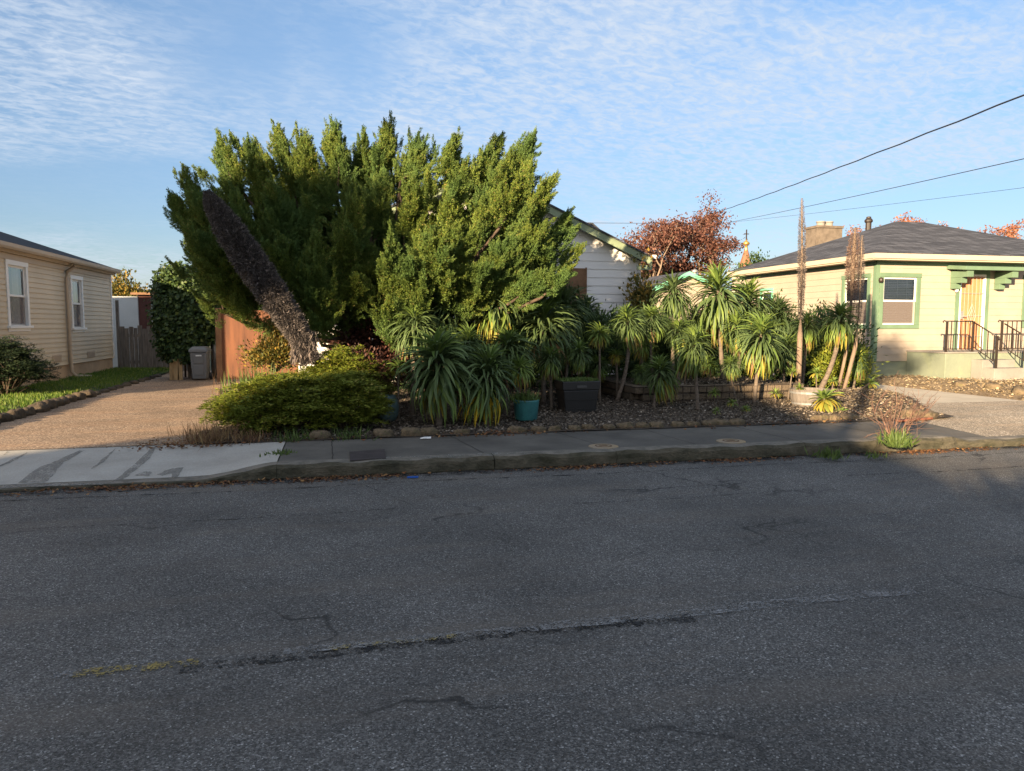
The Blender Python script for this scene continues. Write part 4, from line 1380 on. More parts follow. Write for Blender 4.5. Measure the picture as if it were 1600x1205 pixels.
for z0_, z1_ in ((0.60, 0.84), (0.30, 0.55)):
    off = lambda z: -0.225 - 0.06 * (z - zb) / (zt - zb) - 0.012
    mb.hexa([(bx - 0.11, by + off(z0_), z0_), (bx + 0.11, by + off(z0_), z0_), (bx + 0.11, by + off(z0_) + 0.03, z0_), (bx - 0.11, by + off(z0_) + 0.03, z0_),
             (bx - 0.12, by + off(z1_), z1_), (bx + 0.12, by + off(z1_), z1_), (bx + 0.12, by + off(z1_) + 0.03, z1_), (bx - 0.12, by + off(z1_) + 0.03, z1_)])
mb.build('front_panel', M['bin'], bn, bevel=0.006)
mb = MB()
mb.box(bx - 0.06, bx + 0.08, by - 0.305, by - 0.285, 0.78, 0.81)
mb.build('sticker', M['white'], bn)
for s in (-1, 1):
    mb = MB()
    mb.tube([(bx + s * 0.19, by + 0.2, 0.25), (bx + s * 0.25, by + 0.2, 0.25)], 0.09, 16)
    mb.build('wheel', M['bindark'], bn, smooth=False)

sh = thing('shed', 'pale panelled shed with a dark red section behind the paling fence', 'shed', (-6.0, 28, 0.1))
a, c = at(175, 463, 27.5), at(217, 512, 27.5)
e = at(247, 463, 27.5)
mb = MB()
mb.box(a.x - 0.4, c.x, 27.5, 29, 0.1, a.z)
mb.build('pale_panel', M['tarp'], sh, bevel=0.02)
mb = MB()
c2_ = at(236, 480, 27.5)
mb.box(c.x + 0.003, c2_.x, 27.55, 29, 0.1, a.z + 0.05)
mb.build('red_panel', M['redwood'], sh)
mb = MB()
mb.box(c2_.x + 0.003, e.x + 0.3, 27.5, 29, 0.1, a.z - 0.25)
mb.build('pale_panel', M['tarp'], sh, bevel=0.02)
mb = MB()
mb.box(c.x - 0.2, e.x + 0.4, 27.4, 29.2, a.z + 0.055, a.z + 0.13)
mb.build('roof', M['timber'], sh)

# small gabled house with mint trim seen over the rosettes
sg = thing('house', 'small yellow gable with mint rake boards between the white house and the yellow house', 'house', (9.5, 32, 0.1))
pk_ = at(1071, 427, 30)
mb = MB()
hw_ = 2.6
mb.face([(pk_.x - hw_, 30, 0), (pk_.x + hw_, 30, 0), (pk_.x + hw_, 30, pk_.z - 0.42 * hw_), (pk_.x, 30, pk_.z), (pk_.x - hw_, 30, pk_.z - 0.42 * hw_)])
mb.face([(pk_.x - hw_, 30, 0), (pk_.x - hw_, 36, 0), (pk_.x - hw_, 36, pk_.z - 0.42 * hw_), (pk_.x - hw_, 30, pk_.z - 0.42 * hw_)])
mb.face([(pk_.x + hw_, 30, 0), (pk_.x + hw_, 36, 0), (pk_.x + hw_, 36, pk_.z - 0.42 * hw_), (pk_.x + hw_, 30, pk_.z - 0.42 * hw_)])
mb.build('wall', M['yellow'], sg)
for s in (-1, 1):
    mb = MB()
    ex = pk_.x + s * (hw_ + 0.3)
    ezz = pk_.z - 0.42 * (hw_ + 0.3)
    mb.prism([(ex, 29.6, ezz + 0.06), (pk_.x, 29.6, pk_.z + 0.06), (pk_.x, 29.6, pk_.z - 0.13), (ex, 29.6, ezz - 0.13)], (0, 0.04, 0))
    mb.build('rake_board', M['mint'], sg)
    mb = MB()
    mb.face([(ex, 29.6, ezz + 0.065), (pk_.x, 29.6, pk_.z + 0.065), (pk_.x, 36, pk_.z + 0.065), (ex, 36, ezz + 0.065)])
    mb.build('roof_slope', M['shingle'], sg)
mb = MB()
mb.lathe((pk_.x + 0.95, 31, pk_.z - 0.3), [(0, 0), (0.07, 0), (0.07, 0.4), (0.14, 0.42), (0.14, 0.5), (0, 0.58)], 12)
mb.build('flue_pipe', M['metalg'], sg)

# church spire far off
ch = thing('church', 'distant church with brown spire, gilded orb and cross', 'church', tuple(at(1165, 506, 130)))
b0 = at(1165, 420, 130)
k = 130 / F * 1.05
mb = MB()
zt = at(1165, 391, 130).z
zb = b0.z - 1.2
mb_h = 1.75
q = [(b0.x + mb_h * math.cos(a), 130 + mb_h * math.sin(a), zb) for a in np.arange(8) * PI / 4 + 0.3]
tq = [(b0.x + 0.35 * math.cos(a), 130 + 0.35 * math.sin(a), zt) for a in np.arange(8) * PI / 4 + 0.3]
for i in range(8):
    mb.face([q[i], q[(i + 1) % 8], tq[(i + 1) % 8], tq[i]])
mb.build('spire', M['copper'], ch)
mb = MB()
mb.box(b0.x - 1.8, b0.x + 1.8, 128.2, 131.8, 0, zb)
mb.box(b0.x - 6, b0.x + 6, 131.9, 150, 0, zb - 5)
mb.build('wall', M['cream'], ch)
mb = MB()
mb.lathe((b0.x, 130, zt), [(0.36, 0), (0.33, 0.25), (0.24, 0.9), (0.58, 1.05), (0.66, 1.35), (0.4, 1.6), (0.2, 1.75), (0.1, 2.0), (0, 2.05)], 12)
mb.build('orb', M['gold'], ch, smooth=True)
mb = MB()
mb.box(b0.x - 0.08, b0.x + 0.08, 129.9, 130.1, zt + 2.0, zt + 3.9)
mb.box(b0.x - 0.5, b0.x + 0.5, 129.92, 130.08, zt + 3.0, zt + 3.15)
mb.build('cross', M['iron'], ch)

# ------------------------------------------------------------------ wires and pole
def cable(name, label, p0, p1, sag, r, twist=0.0):
    mb = MB()
    pts = []
    n = 60
    for i in range(n + 1):
        u = i / n
        p = p0.lerp(p1, u)
        p.z -= sag * 4 * u * (1 - u)
        p.z += twist * math.sin(u * 90)
        pts.append(p)
    mb.tube(pts, r, 6)
    return tag(mb.build(name, M['cable'], smooth=True), label, 'cable', 'overhead cables')


pole_top = at(1112, 336, 47)
c0 = at(1600, 142, 13)
c1 = at(1600, 245, 15)
c2 = at(1600, 290, 22)


def ext(p, q, k=1.6):
    return q + (p - q) * k


cable('overhead_cable', 'thick twisted black service cable, the highest of the three wires on the right', ext(c0, at(1135, 328, 46.9), 1.4), at(1120, 332, 46.9), 0.14, 0.018, 0.010)
cable('overhead_cable', 'middle wire of the three on the right, passing behind the tall dead spike', ext(c1, at(1150, 347, 46.9), 1.4), at(1116, 352, 46.9), 0.10, 0.010)
cable('overhead_cable', 'thinnest and lowest wire of the three on the right', ext(c2, at(1150, 344, 46.9), 1.3), at(1116, 350, 46.8), 0.08, 0.007)
cable('overhead_cable', 'thin level wire running from the white roof to the rusty tree', at(890, 348, 46), at(1112, 349, 46.9), 0.02, 0.012)
po_ = thing('utility_pole', 'weathered wooden utility pole among the rusty tree branches', 'pole', tuple(at(1112, 480, 47)))
mb = MB()
mb.tube([(pole_top.x, 47, -0.1), (pole_top.x, 47, pole_top.z)], [0.16, 0.12], 10)
mb.build('shaft', M['palebark'], po_, smooth=True)
# ================================================================== PLANTS
def bez(a, b, c, n):
    u = np.linspace(0, 1, n)[:, None]
    return (1 - u) ** 2 * A(a) + 2 * u * (1 - u) * A(b) + u * u * A(c)


def plume_cloud(bases, ctrl, tips, rmax, n_pl, n_tuft, size, spread=0.6):
    """flame shaped sprays: each is a tapering body of small tufted shoots made of leaf scales"""
    Ps, Ds, Ns, Ls = [], [], [], []
    for b0, c0, t0, r in zip(bases, ctrl, tips, rmax):
        L = np.linalg.norm(A(t0) - A(b0))
        k = max(8, int(n_pl * L * (0.4 + r * 2.5)))
        s = rng.random(k) ** 0.85
        s[: max(2, k // 9)] = rng.uniform(0.85, 1.0, max(2, k // 9))
        sv = s[:, None]
        ax = (1 - sv) ** 2 * A(b0) + 2 * sv * (1 - sv) * A(c0) + sv ** 2 * A(t0)
        dv = nrm(2 * (1 - sv) * (A(c0) - A(b0)) + 2 * sv * (A(t0) - A(c0)))
        rad = r * np.minimum(1, 0.35 + s * 2.6) * np.clip(1.0 - s, 0, 1) ** 1.05 * 1.15
        rr = rdir(k)
        rr = nrm(rr - (rr * dv).sum(1, keepdims=True) * dv)
        o = ax + rr * (rad * rng.uniform(0.25, 1.0, k))[:, None]
        pd = nrm(dv * 1.0 + rr * (spread * (1.05 - s))[:, None] + rng.normal(0, 0.16, (k, 3)) + np.array([0, 0, 0.10]))
        pl = rng.uniform(0.07, 0.15, k) * (1 - 0.2 * s)
        pr = rng.uniform(0.026, 0.045, k) * (1 - 0.6 * s)
        m_ = n_tuft
        q = rng.random((k, m_))
        r2 = rdir(k * m_).reshape(k, m_, 3)
        pdx = pd[:, None, :]
        r2 = nrm(r2 - (r2 * pdx).sum(2, keepdims=True) * pdx)
        env = pr[:, None] * np.sqrt(np.clip(1.0 - q, 0, 1)) * np.minimum(1, 0.4 + q * 3)
        P = o[:, None, :] + pdx * (q * pl[:, None])[..., None] + r2 * env[..., None]
        D = nrm(pdx * 1.0 + r2 * 0.5 + rng.normal(0, 0.2, (k, m_, 3)))
        N = nrm(r2 + pdx * 0.25 + rng.normal(0, 0.35, (k, m_, 3)))
        Ps.append(P.reshape(-1, 3))
        Ds.append(D.reshape(-1, 3))
        Ns.append(N.reshape(-1, 3))
        Ls.append(np.full(k * m_, size) * rng.uniform(0.7, 1.4, k * m_) * np.repeat(1 - 0.35 * s, m_))
    return np.concatenate(Ps), np.concatenate(Ds), np.concatenate(Ns), np.concatenate(Ls)


# ---- the big wind-swept juniper
JC = A((1.0, 13.4, 3.3))
ja, jb = 3.75, 2.5
jt = thing('juniper_tree', 'huge wind-swept juniper with upright flame-like sprays in front of the white house', 'tree', (0.6, 13.5, 0.2))
prof_top = [(262, 318), (275, 285), (300, 260), (325, 235), (345, 226), (400, 214), (450, 222), (520, 208), (570, 222), (605, 208), (650, 220), (710, 224), (740, 250), (780, 228), (828, 224), (850, 275), (872, 280), (890, 330), (910, 350)]
prof_bot = [(262, 335), (275, 380), (290, 430), (330, 458), (400, 488), (470, 500), (560, 500), (650, 490), (740, 470), (800, 462), (850, 462), (890, 440), (910, 365)]
tx, ty = zip(*prof_top)
bx_, by_ = zip(*prof_bot)
bases, ctrl, tips, rad = [], [], [], []
trunk0 = A((0.6, 13.5, 0.3))


def add_plume(tip, L, r, up=0.7, out=None):
    tip = A(tip)
    o = tip - A((0.9, 13.5, 1.9))
    o[2] *= 0.5
    o = o / max(np.linalg.norm(o), 0.2)
    d = o * (out if out is not None else 0.8) + A((0, 0, up)) + rng.normal(0, 0.16, 3) + A((0.10, 0.02, 0))
    d = d / np.linalg.norm(d)
    base = tip - d * L
    c = tip - d * L * 0.5 + A((o[0] * 0.12, o[1] * 0.12, -0.10)) * L
    bases.append(base)
    ctrl.append(c)
    tips.append(tip)
    rad.append(r)


for px_, py_, Y in [(262, 315, 13.3), (270, 268, 13.5), (300, 318, 13.0), (306, 262, 13.6), (340, 210, 13.6), (357, 208, 13.8), (380, 222, 13.2), (400, 218, 13.9), (434, 200, 13.4), (463, 196, 13.6), (478, 212, 13.3),
                    (508, 194, 13.8), (530, 197, 13.4), (569, 206, 13.7), (585, 226, 13.2), (603, 192, 13.5), (612, 186, 13.6), (640, 204, 13.4), (662, 214, 13.7), (680, 220, 13.3), (711, 211, 13.5), (735, 246, 13.6), (752, 236, 13.2),
                    (776, 216, 13.4), (790, 220, 13.6), (829, 213, 13.3), (808, 228, 13.1), (846, 272, 13.4), (870, 272, 13.2), (866, 300, 13.5), (886, 338, 13.0), (905, 352, 12.9), (902, 380, 12.8), (263, 330, 12.9), (262, 404, 13.4), (284, 380, 13.0)]:
    add_plume(at(588 + (px_ - 588) * 0.965, py_ + 14, Y), rng.uniform(1.0, 1.5), rng.uniform(0.18, 0.27), up=0.8 if 330 < px_ < 830 else 0.45, out=1.1)
lobes = []
for px_, py_ in [(280, 322), (300, 285), (346, 232), (395, 236), (434, 216), (480, 230), (520, 210), (567, 224), (605, 206), (650, 226), (711, 226), (776, 230), (826, 226), (858, 290), (884, 345)]:
    lobes.append((px_, py_, rng.uniform(13.0, 13.9), 0.55, -0.05, 1.0, rng.uniform(1.5, 2.1), rng.uniform(0.30, 0.40)))
    lobes.append((588 + (px_ - 588) * 0.93 + rng.uniform(-12, 12), py_ + 30, rng.uniform(14.3, 15.0), 0.5, 0.1, 1.0, 1.7, 0.36))
for px_ in np.arange(318, 860, 56):
    lobes.append((px_ + rng.uniform(-14, 14), 300 + rng.uniform(-28, 28), rng.uniform(11.7, 12.4), 0.6, -0.2, 1.0, rng.uniform(1.2, 1.7), rng.uniform(0.26, 0.38)))
for px_ in np.arange(305, 880, 60):
    lobes.append((px_ + rng.uniform(-15, 15), 382 + rng.uniform(-24, 24), rng.uniform(11.1, 11.8), 0.75, -0.4, 0.8, rng.uniform(1.0, 1.5), rng.uniform(0.24, 0.34)))
for px_ in np.arange(540, 880, 55):
    lobes.append((px_ + rng.uniform(-15, 15), 438 + rng.uniform(-12, 14), rng.uniform(11.2, 11.9), 0.9, -0.6, 0.35, rng.uniform(0.9, 1.3), 0.26))
for px_, py_, Y, sx_, sy2, sz_, L_, R_ in lobes:
    T_ = A(at(px_, py_, Y))
    d_ = A(((px_ - 588) / 300 * sx_ + 0.08, sy2, sz_)) + rng.normal(0, 0.09, 3)
    d_ /= np.linalg.norm(d_)
    bases.append(T_ - d_ * 0.9)
    ctrl.append(T_ - d_ * 0.45)
    tips.append(T_ + d_ * 0.10)
    rad.append(0.13)
    for q in range(11):
        s_ = 1 - (q + rng.random()) / 11.5
        rr = rdir(1)[0]
        if rng.random() < 0.5:
            rr[1] = -abs(rr[1])
        rr -= rr.dot(d_) * d_
        rr /= np.linalg.norm(rr)
        c_ = T_ - d_ * L_ * (1 - s_)
        w_ = R_ * min(1.0, (1 - s_) * 1.6 + 0.03)
        tp = c_ + rr * w_ + d_ * 0.10
        pd_ = d_ * 0.9 + rr * (0.75 - 0.4 * s_) + A((0, 0, 0.12))
        pd_ /= np.linalg.norm(pd_)
        l2 = rng.uniform(0.55, 0.85) * (1 - 0.25 * s_)
        bases.append(tp - pd_ * l2)
        ctrl.append(tp - pd_ * l2 * 0.5 + rr * 0.03 - A((0, 0, 0.05)))
        tips.append(tp)
        rad.append(rng.uniform(0.12, 0.19))
inner = []
for k in range(190):      # inner growth
    d_ = rdir(1)[0]
    q_ = A((1.05, 13.5, 3.15)) + d_ * A((2.6, 1.2, 0.95)) * rng.uniform(0.35, 0.95)
    add_plume(q_, rng.uniform(0.8, 1.2), rng.uniform(0.26, 0.38), up=rng.uniform(0.0, 0.5), out=rng.uniform(0.2, 1.0))
    inner.append((bases.pop(), ctrl.pop(), tips.pop(), rad.pop()))
for k in range(46):      # rear right growth, hidden, added to shade the white gable
    d_ = rdir(1)[0]
    q_ = A((2.9, 14.3, 3.65)) + d_ * A((1.15, 0.9, 0.62)) * rng.uniform(0.4, 1.0)
    add_plume(q_, rng.uniform(0.7, 1.0), rng.uniform(0.24, 0.34), up=0.6, out=0.5)
    inner.append((bases.pop(), ctrl.pop(), tips.pop(), rad.pop()))
for px_, py_, Y in [(845, 455, 12.3), (880, 430, 12.3), (900, 395, 12.4), (870, 462, 12.2), (830, 468, 12.4), (895, 410, 12.5), (700, 440, 11.0), (660, 450, 11.2), (745, 452, 11.3), (640, 420, 11.0), (690, 400, 10.9)]:
    add_plume(at(px_, py_, Y), rng.uniform(0.9, 1.3), 0.24, up=0.45, out=1.0)
def side_sprays(bases, ctrl, tips, rad):
    B, Cc, T, R = [], [], [], []
    for b0, c0, t0, r in zip(bases, ctrl, tips, rad):
        b0, c0, t0 = A(b0), A(c0), A(t0)
        L = np.linalg.norm(t0 - b0)
        n_ = int(7 + 9 * L)
        for q in range(n_):
            s_ = 1.0 if q == 0 else rng.uniform(0.12, 0.95)
            p = (1 - s_) ** 2 * b0 + 2 * s_ * (1 - s_) * c0 + s_ ** 2 * t0
            dv = 2 * (1 - s_) * (c0 - b0) + 2 * s_ * (t0 - c0)
            dv /= np.linalg.norm(dv)
            rr = rdir(1)[0]
            rr -= rr.dot(dv) * dv
            rr /= np.linalg.norm(rr)
            l_ = (0.56 - 0.40 * s_) * rng.uniform(0.7, 1.2) * (r / 0.2) ** 0.5
            if q == 0:
                l_ = rng.uniform(0.34, 0.5)
                d_, p = dv, p - dv * l_ * 0.62
                w_ = 0.055
            else:
                d_ = dv * 1.0 + rr * (0.66 - 0.48 * s_) + A((0, 0, 0.20))
                d_ /= np.linalg.norm(d_)
                w_ = rng.uniform(0.055, 0.085) * (1.2 - 0.5 * s_) * (r / 0.2) ** 0.5
            t_ = p + d_ * l_
            B.append(p)
            Cc.append((p + t_) / 2 - A((0, 0, 0.035)) + rr * 0.02)
            T.append(t_)
            R.append(w_)
    return B, Cc, T, R


n_in = len(inner)
P, D, N, L = plume_cloud(*side_sprays(bases, ctrl, tips, rad), 76, 25, 0.033, 0.42)
P2, D2, N2, L2 = plume_cloud(*[list(q) for q in zip(*inner)], 26, 26, 0.07)
V, Fq = diamonds(np.concatenate([P, P2]), np.concatenate([D, D2]), np.concatenate([N, N2]), np.concatenate([L, L2]), np.concatenate([L, L2]) * 0.38, 0.35)
npmesh('crown', V, Fq, M['juniper'], parent=jt)
print('juniper leaves', len(P), len(P2))
# a few dead brown scales inside
mb = MB()
for k in range(7):
    a = 2 * PI * k / 7 + 0.3
    hub = trunk0 + A((0.3 * math.cos(a), 0.25 * math.sin(a), 0.9))
    mb.tube([trunk0 + A((0.12 * math.cos(a), 0.1 * math.sin(a), -0.25)), trunk0 + A((0.2 * math.cos(a), 0.17 * math.sin(a), 0.5)), hub, JC + A((1.3 * math.cos(a), 1.0 * math.sin(a), -0.6))], [0.14, 0.12, 0.10, 0.07], 8)
for k in rng.choice(len(bases), 90, replace=False):
    b0 = bases[k]
    a = math.atan2(b0[1] - 13.5, b0[0] - 0.6)
    st = trunk0 + A((0.3 * math.cos(a), 0.25 * math.sin(a), rng.uniform(0.9, 1.6)))
    c = (st + b0) / 2 + A((0, 0, -0.25))
    mb.tube([tuple(q) for q in bez(st, c, b0, 7)] + [tuple(q) for q in bez(b0, ctrl[k], tips[k], 5)[1:4]], [0.06, 0.052, 0.046, 0.04, 0.034, 0.03, 0.026, 0.02, 0.014, 0.008], 6)
mb.build('trunk', M['bark'], jt, smooth=True)

# ---- leaning dead echium spike in front of the juniper
def spike(label, pts, Y, wid, m, stem_pts=None, stem_r=0.03, nb=9000, bl=0.07, name='dead_flower_spike', group='dead flower spikes'):
    path = [A(at(x, y, Y)) for x, y in pts]
    k = Y / (F * math.cos(YAW)) / 1.0
    wid = [w_ * k for w_ in wid]
    allp = ([A(at(x, y, Y)) for x, y in stem_pts] if stem_pts else [])
    base = allp[0] if allp else path[0]
    th = thing(name, label, 'plant', tuple(base), group)
    mb = MB()
    mb.tube([tuple(p) for p in allp] + [tuple(p) for p in path], [stem_r] * len(allp) + [max(0.006, w_ * 0.35) for w_ in wid], 10)
    mb.build('stem', M['stem'] if not stem_pts else M['palebark'], th, smooth=True)
    path = np.array(path)
    seg = np.linalg.norm(np.diff(path, axis=0), axis=1)
    cum = np.concatenate([[0], np.cumsum(seg)])
    s = rng.random(nb) * cum[-1]
    c = np.stack([np.interp(s, cum, path[:, i]) for i in range(3)], 1)
    wv = np.interp(s, cum, wid)
    d = nrm(np.stack([np.interp(s + 0.05, cum, path[:, i]) - np.interp(s - 0.05, cum, path[:, i]) for i in range(3)], 1))
    r = rdir(nb)
    r = nrm(r - (r * d).sum(1, keepdims=True) * d)
    lump = 1 + 0.05 * np.sin(s * 17 + 3 * np.sin(s * 6)) + 0.04 * np.sin(s * 41)
    P = c + r * (wv * lump * rng.uniform(0.45, 0.92, nb))[:, None]
    D = nrm(r * 0.8 + d * rng.normal(0.1, 0.45, nb)[:, None] + rng.normal(0, 0.35, (nb, 3)))
    N = nrm(np.cross(D, rdir(nb)))
    L = bl * rng.uniform(0.5, 1.4, nb) * np.clip(wv / max(wid), 0.35, 1)
    V, Fq = diamonds(P, D, N, L, L * 0.16, 0.2)
    npmesh('seed_head', V, Fq, m, parent=th)
    return th


lean_ = spike('thick dark dead flower spike leaning left across the juniper', [(486, 566), (474, 535), (458, 508), (436, 474), (410, 436), (384, 398), (360, 362), (341, 332), (329, 312), (323, 298)], 10.9,
      [13, 15, 18, 20, 21.5, 21, 19.5, 16, 11, 4], M['bristle'], None, 0.05, 80000, 0.06)
mb = MB()
mb.tube([tuple(at(468, 518, 11.0)), tuple(at(482, 540, 11.0)), tuple(at(496, 562, 11.0)), tuple(at(503, 585, 11.0))], [0.04, 0.05, 0.055, 0.06], 8)
mb.build('bare_trunk', M['stem'], lean_, smooth=True)
Pn = np.array([A(at(rng.uniform(455, 494), rng.uniform(515, 560), 10.95 + rng.normal(0, 0.1))) for _ in range(900)])
Vn, Fn = diamonds(Pn, rdir(900) * 0.5 + np.array([0, 0, -1.0]), rdir(900), rng.uniform(0.06, 0.16, 900), 0.014, 0.2)
npmesh('dead_leaves', Vn, Fn, M['bristle_grey'], parent=lean_)
spike('tallest thin dead flower spike rising straight up before the yellow house', [(1251, 500), (1252, 460), (1253, 420), (1253, 380), (1253, 345), (1253, 310)], 12.3, [3.5, 5, 6, 5.5, 4.5, 2], M['bristle_grey'],
      [(1247, 606), (1249, 560), (1250, 525)], 0.05, 6500, 0.04)
spike('fuzzy rust-coloured dead flower spike, the thickest of the three by the yellow house', [(1328, 505), (1330, 470), (1332, 440), (1333, 410), (1335, 385), (1336, 356)], 12.4, [4, 7, 11, 12, 10, 4], M['bristle_red'],
      [(1310, 606), (1318, 570), (1325, 535)], 0.03, 8000, 0.05)
spike('thin blackish dead flower spike close beside the rust-coloured one', [(1340, 510), (1343, 470), (1345, 430), (1346, 400), (1347, 368)], 12.2, [3, 4.5, 5, 4, 2], M['bristle_grey'],
      [(1318, 612), (1328, 575), (1337, 540)], 0.036, 3500, 0.04)

# ---- echium rosettes: long arching leaves around a growing tip at the origin
def rosette(name, n, el_top, el_bot, curl0, curl1, stemh, len_top, len_mid, len_bot, wid, mats_at, seed, jit=0.2):
    r_ = np.random.default_rng(seed)
    rows = 9
    Vs, Fs, Ms = [], [], []
    base = 0
    sl = np.linspace(0, 1, rows)
    prof = np.array([0.28, 0.62, 0.86, 1.0, 1.0, 0.9, 0.7, 0.42, 0.03])
    for i in range(n):
        t_ = ((i + 0.5) / n) ** 0.9
        az = i * 2.39996 + r_.normal(0, 0.15)
        el = math.radians(el_top + (el_bot - el_top) * t_ ** 0.8 + r_.normal(0, 7))
        curl = math.radians(curl0 + (curl1 - curl0) * min(1, t_ * 1.5)) * r_.uniform(0.75, 1.25)
        Ln = (np.interp(t_, [0, 0.35, 0.75, 1], [len_top, len_mid, len_mid * 0.98, len_bot])) * r_.uniform(1 - jit, 1 + jit)
        ang = el - curl * sl ** 1.25
        ang = np.maximum(ang, math.radians(-88 + 6 * r_.random()))
        ds = Ln / (rows - 1)
        rr = np.concatenate([[0], np.cumsum(np.cos(ang[:-1]) * ds)])
        zz_ = np.concatenate([[0], np.cumsum(np.sin(ang[:-1]) * ds)])
        side = r_.normal(0, 0.2)
        azs = az + side * sl ** 2
        o = np.array([0, 0, -stemh * t_])
        ctr_ = np.stack([np.cos(azs) * (rr + 0.02), np.sin(azs) * (rr + 0.02), zz_], 1) + o
        tang = np.stack([-np.sin(azs), np.cos(azs), np.zeros(rows)], 1)
        tw = r_.normal(0, 0.3)
        nv = np.stack([-np.sin(ang) * np.cos(azs), -np.sin(ang) * np.sin(azs), np.cos(ang)], 1)
        sd_ = tang * math.cos(tw) + nv * math.sin(tw)
        wv = (wid * prof * r_.uniform(0.8, 1.2))[:, None]
        vfold = 0.35
        V = np.stack([ctr_ - sd_ * wv * 0.5 + nv * wv * vfold * 0.5, ctr_, ctr_ + sd_ * wv * 0.5 + nv * wv * vfold * 0.5], 1).reshape(-1, 3)
        Vs.append(V)
        for k in range(rows - 1):
            a = base + k * 3
            Fs += [(a, a + 1, a + 4, a + 3), (a + 1, a + 2, a + 5, a + 4)]
        mi = mats_at(t_, r_)
        Ms += [mi] * (2 * (rows - 1))
        base += rows * 3
    me_o = npmesh(name, np.concatenate(Vs), np.array(Fs), EG, Ms, smooth=True)
    me = me_o.data
    COL.objects.unlink(me_o)
    bpy.data.objects.remove(me_o)
    me.name = name
    return me


def pick(*st):
    def f(t_, r_):
        x = t_ + r_.normal(0, 0.07)
        for lim, m_ in st:
            if x < lim:
                return m_
        return st[-1][1]
    return f


ROS = {
    # big fountains whose leaves hang well below the tip
    'fountain': [rosette('rosette_fountain', 378, 84, -18, 70, 115, 0.95, 0.75, 1.28, 1.05, 0.074, pick((0.16, 1), (0.88, 0), (0.95, 1), (2, 3)), s) for s in (1, 2)],
    'fountain_lime': [rosette('rosette_fountain_lime', 342, 84, -22, 70, 115, 0.95, 0.75, 1.28, 1.2, 0.082, pick((0.16, 1), (0.80, 0), (0.93, 1), (0.98, 2), (2, 3)), 9)],
    'fountain_gold': [rosette('rosette_fountain_gold', 324, 84, -25, 70, 115, 1.0, 0.75, 1.28, 1.15, 0.084, pick((0.14, 1), (0.76, 0), (0.86, 1), (2, 4)), 3)],
    # tight mop heads on a bare stem
    'mop': [rosette('rosette_mop', 306, 86, -45, 60, 105, 0.75, 0.75, 1.2, 1.1, 0.076, pick((0.25, 1), (0.72, 0), (0.9, 1), (0.97, 2), (2, 3)), s) for s in (4, 5)],
    'mop_yellow': [rosette('rosette_mop_yellow', 306, 86, -52, 60, 100, 0.8, 0.75, 1.2, 1.15, 0.08, pick((0.25, 1), (0.66, 0), (0.84, 1), (0.96, 2), (2, 3)), s) for s in (6, 8)],
    'mop_dark': [rosette('rosette_mop_dark', 306, 86, -45, 60, 100, 0.75, 0.75, 1.2, 1.1, 0.074, pick((0.96, 0), (2, 1)), 10)],
    'light': [rosette('rosette_light', 165, 86, -40, 50, 95, 0.4, 0.8, 1.2, 1.1, 0.095, pick((0.78, 1), (0.93, 2), (2, 3)), s) for s in (11, 12)],
    'gold': [rosette('rosette_gold', 120, 80, -50, 50, 85, 0.35, 0.8, 1.15, 1.1, 0.12, pick((0.35, 1), (0.85, 2), (2, 3)), 13)],
    'small': [rosette('rosette_small', 34, 80, -15, 35, 75, 0.2, 0.8, 1.1, 1.0, 0.20, pick((0.85, 1), (2, 2)), s) for s in (14, 15)],
    'ground': [rosette('rosette_ground', 60, 78, -30, 35, 85, 0.3, 0.8, 1.15, 1.1, 0.21, pick((0.42, 1), (2, 2)), 16)],
}
cnt = {}


def echium(cx, cy, r, bx, Y, kind, label, zb=None, bend=0.0, stem=0.022, group='rosette plants in the planting bed', name='rosette_plant'):
    tip = at(cx, cy, Y)
    sc_ = r * (Y / math.cos(YAW)) / F * (1 / max(0.6, 1))
    b0 = at(bx, cy, Y)
    if zb is None:
        zb = float(bed_z(b0.x, Y)) if b0.x < 12.2 else 0.2
    b0 = Vector((b0.x, Y, zb - 0.03))
    th = thing(name, label, 'plant', tuple(b0), group)
    lst = ROS[kind]
    cnt[kind] = cnt.get(kind, 0) + 1
    me = lst[cnt[kind] % len(lst)]
    o = link_mesh('leaf_rosette', me, th)
    o.location = tip - b0
    sc_ *= 1.08
    o.scale = (sc_ * random.uniform(0.9, 1.1), sc_ * random.uniform(0.9, 1.1), sc_ * random.uniform(0.9, 1.12))
    o.rotation_euler = (random.uniform(-0.22, 0.22), random.uniform(-0.22, 0.22), random.uniform(0, 6.28))
    mb = MB()
    mid = (b0 + tip) / 2 + Vector((bend, 0.0, -0.02))
    pts = bez(b0, mid, tip, 12)
    h = (tip - b0).length
    mb.tube([tuple(p) for p in pts], [stem * (1.35 - 0.45 * i / 11) * (1 + 0.08 * math.sin(i * 2.3)) for i in range(12)], 9)
    mb.build('stem', M['stem'], th, smooth=True)
    return th


